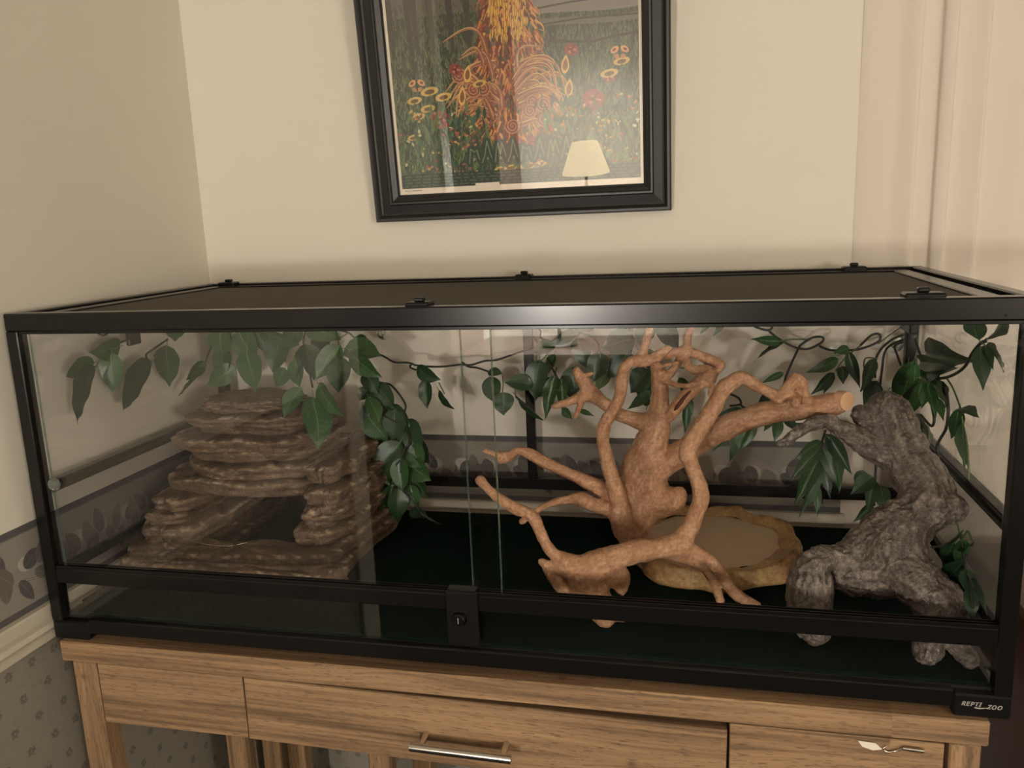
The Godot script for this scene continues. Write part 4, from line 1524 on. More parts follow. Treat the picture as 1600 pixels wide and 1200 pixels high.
func add_vine(called: String, label: String, kind: int, mats: Array, wires: Array, blades: Array, thick: float) -> void:
	var first: Array = wires[0][0]
	var o := thing(called, label, "vine", Vector3(first[0], first[1], first[2]) * 0.001)
	for w in wires:
		var pts := []
		for p in w:
			pts.append(Vector3(p[0], p[1], p[2]) * 0.001)
		var mt: Material = M.vine_wire if w.size() > 3 else M.leaf_stalk
		part(o, "stem", tube_mesh(pts, thick if w.size() > 3 else thick * 0.6, 5, 7), mt)
	for l in blades:
		var a := Vector3(l[0], l[1], l[2]) * 0.001
		var b := Vector3(l[3], l[4], l[5]) * 0.001
		var width: float = l[6] * 0.001
		var x := b - a
		var length := x.length()
		var full := maxf(width, length * (0.62 if kind == 0 else 0.3) * rng.randf_range(0.85, 1.0))
		# a leaf seen narrower than it is stands edge-on by that much
		var turn := acos(clampf(width / full, 0.12, 1.0)) * (1.0 if rng.randf() < 0.5 else -1.0)
		var up := Vector3(rng.randf_range(-0.2, 0.2), rng.randf_range(0.0, 0.35), 1.0).normalized()
		var dx := x.normalized()
		up = (up - dx * up.dot(dx)).normalized().rotated(dx, turn)
		var dz := dx.cross(up)
		var leaf := MeshInstance3D.new()
		leaf.name = "leaf"
		var lw: float = width if width >= full * 0.95 else full
		leaf.mesh = leaves[kind][rng.randi() % 4]
		leaf.material_override = M[mats[rng.randi() % mats.size()]]
		o.add_child(leaf, true)
		leaf.transform = Transform3D(Basis(x, up * length, dz * lw), a - o.position)


func build_vines() -> void:
	leaves = [[], []]
	for k in 2:
		for v in 4:
			leaves[k].append(leaf_mesh(k, v))
	add_vine("broad_leaf_vine", "broad-leaved artificial vine draped along the tank's left end over the slate cave", 0, ["leaf_dark", "leaf_mid", "leaf_dark", "leaf_mid"], [
		[[30, 1202, -208], [30, 1191, -199], [30, 1179, -199], [30, 1176, -173], [30, 1176, -147], [30, 1164, -150]],
		[[30, 1207, -118], [30, 1192, -143], [30, 1199, -168], [30, 1202, -208], [30, 1196, -294], [56, 1179, -380], [131, 1181, -400], [228, 1174, -400], [304, 1157, -400]],
		[[30, 1164, -291], [30, 1154, -253], [30, 1147, -232], [30, 1134, -241]],
		[[58, 1141, -370], [45, 1108, -360], [30, 1086, -344], [30, 1068, -309]],
		[[304, 1157, -400], [299, 1150, -370], [308, 1142, -350]],
		[[228, 1169, -400], [236, 1156, -370], [244, 1143, -350], [292, 1104, -270], [304, 1093, -250]],
		[[131, 1181, -400], [127, 1151, -370], [113, 1135, -370]],
	], [
		[30, 1165, -155, 30, 1104, -143, 35], [30, 1151, -115, 30, 1080, -53, 24], [30, 1156, -116, 30, 1149, -54, 15], [30, 1169, -178, 30, 1169, -117, 12],
		[30, 1155, -286, 30, 1086, -276, 45], [30, 1136, -241, 30, 1078, -151, 13], [30, 1192, -319, 30, 1158, -307, 49], [55, 1117, -350, 30, 1087, -327, 9],
		[56, 1105, -350, 30, 1064, -303, 7], [100, 1101, -370, 43, 1072, -360, 36], [74, 1171, -380, 73, 1116, -370, 51], [107, 1167, -380, 138, 1111, -370, 51],
		[131, 1136, -360, 149, 1065, -340, 48], [147, 1171, -370, 234, 1141, -350, 39], [197, 1160, -370, 178, 1097, -350, 50], [245, 1146, -350, 221, 1073, -330, 30],
		[245, 1146, -350, 268, 1086, -330, 28], [200, 1103, -360, 184, 1072, -350, 33], [248, 1172, -360, 311, 1155, -350, 34], [310, 1144, -350, 272, 1088, -330, 42],
		[311, 1125, -340, 315, 1069, -320, 42], [312, 1135, -360, 387, 1126, -340, 34], [324, 1132, -350, 378, 1088, -340, 36], [312, 1098, -250, 354, 1050, -230, 33],
		[287, 1094, -245, 261, 1052, -225, 32], [310, 1080, -240, 333, 1010, -200, 29], [85, 1160, -390, 50, 1133, -380, 45], [154, 1168, -390, 149, 1127, -380, 49],
		[256, 1159, -390, 262, 1116, -380, 37], [167, 1149, -385, 195, 1112, -370, 42], [218, 1171, -385, 204, 1134, -370, 39], [280, 1136, -360, 296, 1090, -340, 36],
		[79, 1134, -375, 72, 1085, -365, 38], [230, 1123, -340, 247, 1078, -320, 32], [322, 1153, -385, 349, 1123, -370, 32],
	], 0.0016)
	add_vine("broad_leaf_vine", "broad-leaved artificial vine hanging down the back glass beside the slate cave", 0, ["leaf_dark", "leaf_mid", "leaf_dark"], [
		[[304, 1157, -400], [333, 1127, -410], [357, 1112, -420], [375, 1102, -420], [400, 1101, -420], [418, 1096, -420], [456, 1094, -420], [496, 1098, -420]],
		[[409, 1100, -420], [403, 1094, -420], [415, 1091, -410], [427, 1092, -400]],
		[[326, 1105, -380], [358, 1075, -380], [378, 1072, -380], [396, 1061, -370], [413, 1041, -360], [410, 1024, -360], [413, 999, -360], [420, 980, -350], [409, 961, -340], [406, 929, -335]],
		[[345, 1068, -370], [358, 1037, -360], [374, 1021, -360], [396, 1010, -360]],
		[[385, 904, -350], [377, 876, -340], [371, 860, -335]],
		[[406, 898, -340], [420, 879, -345], [432, 864, -340], [441, 852, -335]],
		[[460, 1071, -400], [471, 1052, -395]],
		[[333, 1127, -410], [332, 1105, -380], [345, 1074, -370]],
	], [
		[345, 1068, -370, 330, 1046, -360, 24], [357, 1076, -370, 392, 1032, -360, 36], [353, 1056, -350, 374, 1015, -340, 21], [341, 1018, -370, 376, 974, -360, 46],
		[376, 1030, -370, 418, 1002, -360, 43], [404, 1013, -370, 435, 953, -350, 51], [413, 966, -360, 443, 936, -350, 41], [403, 980, -350, 355, 921, -330, 45],
		[405, 955, -340, 407, 897, -330, 32], [411, 941, -360, 455, 915, -340, 41], [383, 904, -350, 366, 842, -330, 26], [398, 902, -340, 397, 844, -330, 28],
		[411, 901, -360, 425, 860, -350, 28], [434, 861, -340, 474, 842, -330, 12], [411, 858, -350, 446, 855, -340, 17], [360, 1002, -390, 342, 936, -380, 49],
		[370, 968, -390, 357, 907, -380, 44], [410, 909, -380, 404, 860, -370, 37], [366, 1027, -380, 338, 984, -370, 39], [360, 1043, -385, 372, 995, -375, 41],
		[391, 996, -370, 415, 960, -360, 43], [358, 965, -360, 380, 901, -350, 41], [377, 941, -365, 353, 881, -355, 37], [406, 916, -375, 443, 877, -360, 33],
		[346, 1039, -375, 334, 985, -365, 35], [341, 1095, -370, 365, 1059, -360, 32], [369, 885, -360, 347, 848, -350, 29], [393, 1031, -365, 388, 979, -350, 43],
		[414, 972, -380, 442, 936, -370, 39],
	], 0.0018)
	add_vine("broad_leaf_vine", "dark broad-leaved artificial vine strung along the back glass left of the driftwood", 0, ["leaf_dark"], [
		[[496, 1098, -420], [512, 1097, -420], [536, 1103, -425], [556, 1104, -430], [594, 1116, -435], [619, 1123, -440], [647, 1134, -440], [680, 1153, -440], [717, 1166, -440], [764, 1173, -440], [826, 1175, -440]],
		[[497, 1102, -420], [508, 1094, -420], [524, 1093, -415], [544, 1088, -410]],
		[[624, 1161, -440], [632, 1151, -435], [631, 1141, -435], [644, 1134, -440]],
		[[616, 1145, -440], [625, 1132, -440], [630, 1126, -440]],
		[[698, 1151, -420], [719, 1143, -420], [730, 1132, -415], [730, 1118, -410]],
		[[717, 1166, -440], [698, 1151, -420]],
		[[775, 1161, -430], [788, 1139, -420]],
		[[656, 1129, -420], [640, 1110, -410], [632, 1104, -410]],
		[[646, 1110, -410], [662, 1087, -390], [674, 1066, -390], [683, 1048, -400]],
		[[570, 1084, -405], [572, 1068, -400], [570, 1054, -400]],
		[[590, 1066, -410], [590, 1046, -410]],
		[[628, 1115, -410], [626, 1067, -410]],
	], [
		[421, 1095, -400, 464, 1075, -390, 27], [436, 1077, -400, 442, 1027, -390, 27], [458, 1057, -400, 484, 1024, -390, 16], [544, 1088, -410, 571, 1087, -400, 16],
		[546, 1079, -410, 558, 1036, -400, 34], [570, 1055, -400, 574, 1017, -390, 36], [591, 1047, -410, 641, 1011, -390, 16], [622, 1069, -400, 577, 1075, -390, 27],
		[632, 1108, -410, 623, 1040, -400, 40], [659, 1131, -420, 617, 1120, -410, 25], [699, 1151, -420, 656, 1131, -410, 18], [727, 1167, -420, 689, 1156, -410, 23],
		[695, 1143, -420, 710, 1092, -410, 33], [732, 1120, -410, 724, 1072, -400, 36], [788, 1139, -420, 733, 1128, -410, 43], [781, 1121, -420, 744, 1076, -410, 39],
		[811, 1089, -420, 780, 1053, -410, 39], [826, 1170, -430, 859, 1122, -420, 35], [806, 1165, -430, 800, 1126, -420, 33], [690, 1095, -420, 683, 1043, -410, 38],
		[658, 1118, -410, 650, 1086, -400, 19], [648, 1076, -420, 623, 1043, -410, 32], [761, 1157, -430, 781, 1113, -420, 35], [795, 1074, -430, 811, 1039, -420, 31],
	], 0.0018)
	add_vine("narrow_leaf_vine", "small lighter narrow-leaved sprigs tucked among the dark leaves behind the driftwood", 1, ["leaf_mid", "leaf_mid", "leaf_pale"], [
		[[695, 1063, -430], [681, 1076, -420], [669, 1080, -400]],
		[[661, 1094, -410], [662, 1087, -390], [666, 1071, -390], [673, 1034, -390]],
		[[826, 1064, -430], [814, 1060, -420], [806, 1025, -410]],
	], [
		[662, 1087, -390, 643, 1012, -380, 23], [671, 1082, -390, 675, 1025, -380, 19], [673, 1031, -390, 689, 1014, -380, 15], [698, 1026, -400, 724, 1018, -390, 9],
		[744, 1087, -420, 724, 1054, -410, 23], [814, 1053, -420, 775, 1025, -410, 19], [808, 1028, -420, 796, 1067, -410, 15],
	], 0.0010)
	add_vine("narrow_leaf_vine", "narrow-leaved artificial vine with looped wire stem along the back glass behind the right limb", 1, ["leaf_mid", "leaf_dark", "leaf_mid"], [
		[[961, 1167, -430], [974, 1156, -430], [994, 1150, -430], [1000, 1156, -430], [991, 1163, -430], [969, 1166, -430]],
		[[994, 1150, -430], [1008, 1138, -430], [1032, 1124, -430], [1053, 1120, -430], [1073, 1130, -430], [1075, 1138, -430], [1060, 1138, -430], [1042, 1126, -430]],
		[[1070, 1125, -430], [1089, 1118, -430], [1126, 1119, -430], [1155, 1131, -430], [1156, 1142, -430], [1145, 1141, -430], [1128, 1127, -420]],
		[[1155, 1128, -430], [1177, 1143, -440], [1186, 1158, -415]],
		[[1042, 1126, -430], [1032, 1107, -420], [1020, 1079, -410], [1017, 1060, -410]],
		[[1051, 1135, -430], [1026, 1137, -420], [1009, 1135, -410]],
		[[937, 1048, -430], [951, 1041, -430], [954, 1031, -430], [937, 1028, -430]],
		[[954, 1031, -430], [966, 1025, -420], [1032, 1008, -400], [1058, 1012, -400]],
		[[826, 1175, -440], [896, 1176, -440], [961, 1167, -430]],
		[[1128, 1127, -420], [1105, 1109, -410], [1092, 1089, -410]],
	], [
		[906, 1165, -420, 889, 1147, -410, 9], [927, 1165, -420, 909, 1143, -410, 10], [1010, 1135, -410, 965, 1142, -390, 16], [1016, 1136, -410, 968, 1110, -390, 9],
		[1017, 1087, -410, 983, 1071, -400, 11], [1004, 1058, -410, 977, 1036, -400, 16], [958, 1026, -410, 913, 1018, -400, 17], [872, 1036, -420, 867, 986, -410, 15],
		[875, 1043, -420, 879, 1016, -410, 9], [1001, 1017, -400, 987, 997, -390, 12], [1011, 1017, -400, 1004, 980, -390, 18], [1018, 1020, -400, 1038, 998, -390, 16],
		[977, 1006, -400, 951, 962, -390, 15], [953, 1002, -400, 937, 946, -390, 19], [932, 990, -400, 909, 962, -390, 11], [857, 1074, -430, 882, 1040, -420, 17],
		[806, 1122, -430, 831, 1066, -420, 25], [990, 1027, -410, 956, 1000, -400, 14],
	], 0.0019)
	add_vine("narrow_leaf_vine", "narrow-leaved artificial vine drooping a long leafy spray between the dish and the grey stump", 1, ["leaf_mid", "leaf_dark"], [
		[[1078, 1001, -390], [1070, 975, -380], [1067, 945, -380], [1065, 914, -380]],
		[[1139, 1097, -420], [1134, 1067, -420], [1131, 1055, -420]],
		[[1152, 1107, -420], [1136, 1107, -420], [1134, 1092, -420]],
		[[1186, 1144, -412], [1177, 1133, -440], [1160, 1120, -430], [1150, 1102, -420], [1151, 1077, -420]],
		[[1186, 1137, -411], [1169, 1118, -440], [1162, 1085, -430], [1158, 1047, -420]],
		[[1186, 1133, -410], [1181, 1123, -440], [1183, 1110, -430], [1186, 1097, -418]],
		[[1158, 1047, -420], [1154, 972, -400], [1150, 927, -380], [1150, 886, -380]],
	], [
		[1097, 1107, -410, 1048, 1090, -390, 19], [1091, 1086, -410, 1055, 1056, -390, 17], [1087, 1084, -410, 1074, 1054, -400, 11], [1101, 1097, -410, 1103, 1070, -400, 17],
		[1109, 1120, -410, 1126, 1064, -400, 18], [1149, 1107, -420, 1128, 1059, -400, 19], [1111, 1124, -410, 1087, 1119, -400, 15], [1155, 1072, -420, 1135, 1027, -410, 29],
		[1146, 1067, -420, 1155, 1029, -410, 23], [1086, 998, -380, 1102, 910, -360, 19], [1074, 977, -380, 1097, 915, -360, 21], [1070, 977, -380, 1025, 927, -360, 21],
		[1069, 960, -380, 1031, 887, -360, 24], [1067, 945, -380, 1041, 868, -360, 18], [1065, 922, -380, 1067, 872, -360, 15], [1071, 987, -380, 1033, 964, -360, 17],
		[1077, 998, -380, 1114, 940, -360, 23], [1073, 955, -380, 1084, 901, -360, 18], [1147, 932, -380, 1112, 910, -360, 27], [1148, 927, -380, 1137, 881, -360, 21],
		[1157, 919, -380, 1166, 878, -360, 23], [1149, 888, -380, 1118, 866, -360, 17], [1135, 939, -390, 1126, 906, -380, 23],
	], 0.0019)
	add_vine("narrow_leaf_vine", "narrow-leaved artificial vine bunched in the upper right corner above the grey stump", 1, ["leaf_mid", "leaf_dark", "leaf_mid"], [
		[[1186, 1147, -345], [1186, 1126, -306], [1186, 1106, -275], [1186, 1095, -266]],
		[[1186, 1105, -269], [1186, 1124, -185], [1186, 1146, -126], [1186, 1169, -97], [1186, 1183, -74], [1186, 1188, -58]],
		[[1186, 1122, -184], [1186, 1115, -157], [1186, 1098, -123]],
		[[1186, 1111, -187], [1186, 1086, -171], [1186, 1061, -176], [1186, 1030, -206], [1186, 1000, -185]],
		[[1186, 1050, -289], [1186, 1048, -240], [1186, 1060, -228], [1186, 1074, -243]],
		[[1186, 1088, -118], [1186, 1061, -91], [1186, 1027, -79]],
		[[1186, 1000, -185], [1186, 972, -125], [1186, 953, -91]],
	], [
		[1186, 1115, -345, 1176, 1029, -390, 41], [1186, 1106, -373, 1186, 1044, -390, 32], [1186, 1135, -308, 1186, 1153, -142, 14], [1186, 1116, -304, 1186, 1138, -164, 12],
		[1186, 1102, -294, 1186, 1106, -175, 16], [1186, 1098, -293, 1186, 1036, -338, 25], [1186, 1096, -267, 1186, 1065, -220, 17], [1186, 1186, -79, 1186, 1208, -119, 23],
		[1186, 1189, -59, 1186, 1222, 4, 17], [1186, 1181, -73, 1186, 1135, -55, 19], [1186, 1184, -55, 1186, 1168, 7, 13], [1186, 1182, -65, 1186, 1161, -27, 11],
		[1186, 1098, -128, 1186, 1051, -153, 17], [1186, 1100, -128, 1186, 1106, -67, 11], [1186, 1084, -117, 1186, 1035, -83, 10], [1186, 1062, -120, 1186, 1030, -98, 7],
		[1186, 1039, -339, 1186, 1014, -281, 18], [1186, 1040, -321, 1186, 1029, -227, 17], [1186, 1105, -238, 1186, 1091, -151, 14], [1186, 1135, -260, 1186, 1092, -298, 17],
		[1186, 1089, -315, 1183, 1027, -380, 26], [1186, 1070, -384, 1183, 1017, -400, 29], [1186, 1114, -277, 1186, 1110, -210, 15], [1186, 1110, -254, 1186, 1058, -291, 21],
		[1186, 1113, -331, 1186, 1071, -346, 24], [1186, 1090, -228, 1186, 1070, -187, 13],
	], 0.0019)
	add_vine("narrow_leaf_vine", "short narrow-leaved vine end trailing to the carpet right of the grey stump", 1, ["leaf_mid", "leaf_dark"], [
		[[1186, 957, -91], [1186, 929, -73], [1186, 909, -48], [1186, 892, -35]],
		[[1186, 954, -84], [1186, 969, -70], [1186, 962, -51]],
	], [
		[1186, 953, -95, 1173, 901, -170, 18], [1186, 954, -83, 1186, 914, -99, 19], [1186, 928, -78, 1182, 867, -140, 18], [1186, 926, -66, 1186, 900, -48, 18],
		[1186, 910, -50, 1186, 876, -32, 16], [1186, 921, -51, 1186, 904, 6, 10], [1186, 938, -92, 1186, 967, -37, 11], [1186, 935, -116, 1186, 883, -159, 16],
	], 0.0017)


func build_small_things() -> void:
	# clear suction cups that hold the vines to the back glass
	var cups := [[799, 1123, -455], [694, 1158, -455], [862, 1088, -455], [1104, 1109, -455], [1185, 1048, -455], [340, 1148, -455], [1186, 1121, -423]]
	var labels := ["clear suction cup on the back glass between dark leaves right of the centre post, lower", "clear suction cup high on the back glass left of the driftwood's serpentine branch", "clear suction cup behind the twig loop at the top of the driftwood", "clear suction cup high on the back glass above the right limb's middle", "clear suction cup on the back glass just above the grey stump's top", "clear suction cup high on the back glass over the slate cave's right side", "clear suction cup nearest the tank's back right corner post"]
	for i in cups.size():
		var c: Vector3 = Vector3(cups[i][0], cups[i][1], cups[i][2]) * 0.001
		c.z = -TANK_D + 0.0095
		var o := thing("suction_cup", labels[i], "suction cup", c, "clear suction cups holding up the vines")
		var st := tool()
		lathe_z(st, c, [Vector2(0, 0.0005), Vector2(0.014, 0.0), Vector2(0.0145, 0.0012), Vector2(0.009, 0.004), Vector2(0.005, 0.006), Vector2(0.0045, 0.008), Vector2(0.006, 0.010), Vector2(0.0055, 0.0135), Vector2(0, 0.0145)])
		part(o, "cup", st.commit(), M.clear_plastic)


# ====================================================================== the framed poster
func poster_image() -> Image:
	var W := 640
	var H := 960
	var im := Image.create(W, H, false, Image.FORMAT_RGB8)
	var r := RandomNumberGenerator.new()
	r.seed = 99
	im.fill(rgb8(58, 66, 50))
	# meadow
	im.fill_rect(Rect2i(0, 0, W, 520), rgb8(96, 92, 84))
	for i in 6000:
		var p := Vector2(r.randf() * W, r.randf_range(500, 930))
		var far := clampf((p.y - 500.0) / 260.0, 0.0, 1.0)
		var g := [rgb8(80, 98, 62), rgb8(108, 124, 80), rgb8(40, 50, 38), rgb8(98, 100, 74)]
		var col: Color = g[r.randi() % 4]
		col = col.lerp(rgb8(92, 82, 70), 0.55 * (1.0 - far))
		stroke(im, curve_pts(p, p + Vector2(r.randf_range(-6, 6), -r.randf_range(8, 26)), r.randf_range(-0.2, 0.2), 3), 1.7, 0.6, col, 0.9)
	# dusky trunks on the left, hills on the right
	for x in [14, 62, 78, 120, 170, 214]:
		stroke(im, [Vector2(x, 480), Vector2(x + 4, 610)], 9, 5, rgb8(66, 60, 54), 0.28)
	for b in [[516, 548, rgb8(138, 130, 122)], [560, 576, rgb8(112, 106, 96)]]:
		for x in range(372, W):
			var dy := 8.0 * sin(x * 0.013) - (x - 372) * 0.05
			for y in range(b[0] + int(dy), b[1] + int(dy)):
				im.set_pixel(x, y, im.get_pixel(x, y).lerp(b[2], 0.85))
	stroke(im, [Vector2(380, 528), Vector2(470, 520), Vector2(640, 512)], 2, 2, rgb8(70, 62, 56))
	stroke(im, [Vector2(385, 566), Vector2(500, 558), Vector2(640, 560)], 2, 2, rgb8(60, 60, 46))
	stroke(im, [Vector2(420, 604), Vector2(520, 614), Vector2(570, 606), Vector2(640, 600)], 3, 3, rgb8(58, 54, 44))
	# the plumed column: layered flame-shaped feathers
	for i in 900:
		var v := r.randf()
		var y := lerpf(470, 850, v)
		var half := 52.0 + 22.0 * sin(v * 5.0) + 60.0 * smoothstep(0.35, 0.7, v) * (1.0 - smoothstep(0.85, 1.0, v))
		var x := 318.0 + r.randf_range(-half, half) - 14.0 * v
		var c := [rgb8(118, 60, 42), rgb8(150, 84, 54), rgb8(188, 116, 66), rgb8(94, 46, 38), rgb8(206, 150, 84)]
		var p := Vector2(x, y)
		var sway := (x - 318.0) * 0.22
		stroke(im, curve_pts(p, p + Vector2(sway + r.randf_range(-5, 5), r.randf_range(16, 38)), r.randf_range(-0.25, 0.25), 5), r.randf_range(2.0, 3.6), 0.6, c[r.randi() % 5], 0.85)
	for i in 70:
		var p := Vector2(318.0 + r.randf_range(-46, 46), r.randf_range(470, 580))
		leaf_dab(im, p, p + Vector2(r.randf_range(-3, 3), 22), 4.0, rgb8(206, 164, 74), 0.9)
		stroke(im, [p, p + Vector2(0, 20)], 0.8, 0.6, rgb8(110, 60, 36))
	# curling tendrils with gold outlines on both sides
	for i in 44:
		var s := -1.0 if i % 2 else 1.0
		var b := Vector2(305.0 + s * r.randf_range(14, 60), r.randf_range(640, 800))
		var e := b + Vector2(s * r.randf_range(50, 128), r.randf_range(-66, 66))
		var bul := r.randf_range(0.2, 0.5) * s
		stroke(im, curve_pts(b, e, bul, 12), 7.0, 1.5, rgb8(132, 82, 60), 0.9)
		stroke(im, curve_pts(b + Vector2(0, -5), e, bul, 12), 1.6, 1.0, rgb8(198, 158, 104))
		stroke(im, curve_pts(b + Vector2(0, 5), e, bul, 12), 1.4, 0.8, rgb8(170, 122, 80))
	for i in 8:
		var c := Vector2(300.0 + r.randf_range(-118, 120), r.randf_range(640, 800))
		var sp := []
		for k in 26:
			var a := k * 0.62
			sp.append(c + Vector2(cos(a), sin(a)) * (1.0 + k * 0.78))
		dab(im, c, 18, 18, 0, rgb8(126, 66, 54), 0.85)
		stroke(im, sp, 1.2, 1.8, rgb8(180, 128, 90))
	for q in [[208, 664, 20], [455, 660, 22], [190, 716, 24], [462, 716, 22]]:
		var c := Vector2(q[0], q[1])
		leaf_dab(im, c + Vector2(-4, q[2]), c + Vector2(2, -q[2]), 10.0, rgb8(214, 170, 98))
		leaf_dab(im, c + Vector2(-3, q[2] * 0.7), c + Vector2(1, -q[2] * 0.6), 6.0, rgb8(128, 84, 48))
	# roses
	for q in [[128, 772, 26], [176, 652, 17], [520, 748, 28], [470, 628, 17], [330, 846, 18], [368, 842, 16], [560, 700, 14]]:
		var c := Vector2(q[0], q[1])
		dab(im, c, q[2], q[2] * 0.86, 0.2, rgb8(134, 62, 54))
		for k in 6:
			var a := k * 1.1
			var d: Vector2 = Vector2(cos(a), sin(a)) * float(q[2]) * (0.72 - k * 0.1)
			stroke(im, curve_pts(c + d.rotated(-0.9), c + d.rotated(0.9), -0.35, 8), 2.2, 1.0, rgb8(184, 118, 94) if k % 2 else rgb8(104, 36, 36))
		dab(im, c, q[2] * 0.2, q[2] * 0.2, 0, rgb8(96, 30, 32))
	# yellow composite flowers
	for q in [[104, 700, 24], [62, 720, 20], [140, 716, 22], [96, 742, 20], [70, 760, 18], [50, 812, 16], [560, 690, 22], [590, 664, 20], [236, 690, 18], [276, 906, 17], [306, 902, 15], [350, 900, 22], [380, 896, 18], [540, 806, 20]]:
		var c := Vector2(q[0], q[1])
		dab(im, c, q[2], q[2] * 0.45, -0.15, rgb8(196, 164, 92))
		dab(im, c + Vector2(0, 1), q[2] * 0.55, q[2] * 0.24, -0.15, rgb8(104, 74, 42))
		stroke(im, [c + Vector2(0, q[2] * 0.4), c + Vector2(3, q[2] * 1.8)], 1.6, 1.2, rgb8(70, 90, 58))
	# butterflies
	for q in [[72, 686, 1.0], [586, 646, 1.0]]:
		var c := Vector2(q[0], q[1])
		for s in [-1.0, 1.0]:
			dab(im, c + Vector2(s * 12, -9), 11, 7, s * 0.6, rgb8(206, 150, 98))
			dab(im, c + Vector2(s * 7, 7), 7, 5, s * -0.5, rgb8(184, 124, 86))
			dab(im, c + Vector2(s * 13, -9), 5, 3, s * 0.6, rgb8(120, 62, 46))
		stroke(im, [c + Vector2(0, -8), c + Vector2(0, 10)], 1.6, 1.2, rgb8(58, 40, 32))
	# undergrowth: blades, buds and small blossoms
	for i in 420:
		var p := Vector2(r.randf_range(12, W - 12), r.randf_range(760, 920))
		if absf(p.x - 310.0) < 60.0 and p.y < 850.0:
			continue
		leaf_dab(im, p, p + Vector2(r.randf_range(-16, 16), -r.randf_range(14, 40)), r.randf_range(2.0, 4.5), [rgb8(64, 96, 66), rgb8(92, 116, 74), rgb8(44, 66, 50)][r.randi() % 3], 0.9)
	for i in 170:
		var p := Vector2(r.randf_range(12, W - 12), r.randf_range(740, 915))
		if absf(p.x - 310.0) < 60.0 and p.y < 850.0:
			continue
		dab(im, p, r.randf_range(2, 6), r.randf_range(2, 4), r.randf() * 3.0, [rgb8(188, 132, 84), rgb8(170, 84, 70), rgb8(196, 186, 150), rgb8(204, 160, 96)][r.randi() % 4], 0.9)
	# a row of pointed outlines along the bottom of the meadow
	for i in 9:
		var x := 196.0 + i * 34.0
		var low := 886.0
		var p := []
		if i % 4 == 0:
			p = [Vector2(x, low), Vector2(x + 5, 850), Vector2(x + 14, 858), Vector2(x + 22, 854), Vector2(x + 25, 872), Vector2(x + 32, low)]
		elif i % 2 == 0:
			p = [Vector2(x, low), Vector2(x + 4, 862), Vector2(x + 9, 838), Vector2(x + 15, 868), Vector2(x + 20, 838), Vector2(x + 27, 864), Vector2(x + 32, low)]
		else:
			p = [Vector2(x, low), Vector2(x + 8, 866), Vector2(x + 15, 832), Vector2(x + 23, 866), Vector2(x + 30, low)]
		stroke(im, p, 9, 9, rgb8(48, 64, 52), 0.5)
		stroke(im, p, 1.4, 1.4, rgb8(118, 134, 96))
		dab(im, Vector2(x + 15, 876), 3, 4, 0, rgb8(116, 136, 96))
	# lines of fine print, too small to read
	im.fill_rect(Rect2i(8, 908, 624, 36), rgb8(42, 56, 44))
	for row in 4:
		var x := 18.0
		while x < 620.0:
			var w := r.randf_range(6, 26)
			for k in int(w / 3.0):
				im.fill_rect(Rect2i(int(x) + k * 3, 912 + row * 8, 2, 3 + (k * 7 + row) % 2), rgb8(96, 112, 84))
			x += w + 6.0
	# the paper's pale margin with rounded inner corners and a raised tab
	var pap := rgb8(226, 214, 196)
	im.fill_rect(Rect2i(0, 944, W, 16), pap)
	im.fill_rect(Rect2i(0, 0, 8, H), pap)
	im.fill_rect(Rect2i(W - 8, 0, 8, H), pap)
	im.fill_rect(Rect2i(208, 938, 64, 8), pap)
	im.fill_rect(Rect2i(14, 949, 48, 2), rgb8(130, 122, 112))
	return im


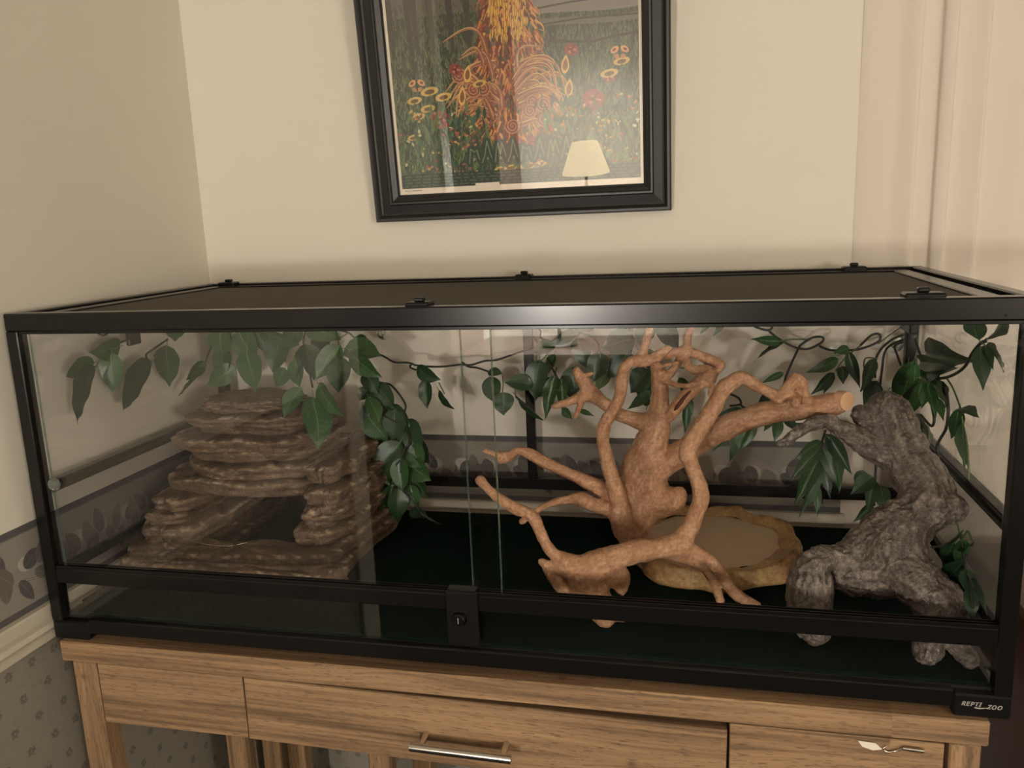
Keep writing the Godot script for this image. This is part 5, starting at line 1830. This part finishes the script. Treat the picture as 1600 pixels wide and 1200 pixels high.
func build_picture() -> void:
	# the frame leans a little forward from its hook, so its glass looks down into the room
	var o := thing("framed_poster", "black framed art print of a fiery plumed figure in a dark flower meadow", "picture", Vector3(0.5885, TABLE + 0.5615, WALL_Z + 0.003))
	o.rotation_degrees.x = 5.2
	var w := 0.2555
	var h := 0.705
	var prof := [[0.0, 0.0], [0.0, 0.018], [0.0025, 0.0215], [0.006, 0.0215], [0.0085, 0.019], [0.011, 0.0155], [0.014, 0.0145], [0.0275, 0.0165], [0.0295, 0.0195], [0.0325, 0.0195], [0.0345, 0.0165], [0.0385, 0.0145], [0.0425, 0.012], [0.0445, 0.008], [0.0445, 0.004]]
	var sides := [[Vector3(-w, 0, 0), Vector3(w, 0, 0), Vector3.UP, Vector3.RIGHT], [Vector3(w, 0, 0), Vector3(w, h, 0), Vector3.LEFT, Vector3.UP], [Vector3(w, h, 0), Vector3(-w, h, 0), Vector3.DOWN, Vector3.LEFT], [Vector3(-w, h, 0), Vector3(-w, 0, 0), Vector3.RIGHT, Vector3.DOWN]]
	for s in sides:
		var st := tool()
		for i in prof.size() - 1:
			var a: float = prof[i][0]
			var b: float = prof[i + 1][0]
			var za := Vector3(0, 0, prof[i][1])
			var zb := Vector3(0, 0, prof[i + 1][1])
			var inn: Vector3 = s[2]
			var al: Vector3 = s[3]
			var p0: Vector3 = s[0] + inn * a + al * a + za
			var p1: Vector3 = s[1] + inn * a - al * a + za
			var p2: Vector3 = s[1] + inn * b - al * b + zb
			var p3: Vector3 = s[0] + inn * b + al * b + zb
			var n := (p1 - p0).cross(p3 - p0).normalized()
			quad(st, p0, p1, p2, p3, n, Vector2.ZERO, Vector2.ZERO, Vector2.ZERO, Vector2.ZERO)
		local(o, "frame_side", st.commit(), M.picture_frame)
	local(o, "backing", box_mesh(Vector3(-w + 0.01, 0.01, 0.0005), Vector3(w - 0.01, h - 0.01, 0.0035), 0.0), M.fibreboard)
	var st := tool()
	quad(st, Vector3(-0.2115, 0.0440, 0.004), Vector3(0.2115, 0.0440, 0.004), Vector3(0.2115, 0.662, 0.004), Vector3(-0.2115, 0.662, 0.004), Vector3.BACK, Vector2(0, 1), Vector2(1, 1), Vector2(1, 0), Vector2(0, 0))
	local(o, "print", st.commit(), M.poster)
	local(o, "glass", box_mesh(Vector3(-0.213, 0.044, 0.006), Vector3(0.213, 0.662, 0.008), 0.0), M.glass)


func local(o: Node3D, called: String, m: Mesh, mt: Material) -> void:
	var n := MeshInstance3D.new()
	n.name = called
	n.mesh = m
	n.material_override = mt
	o.add_child(n, true)
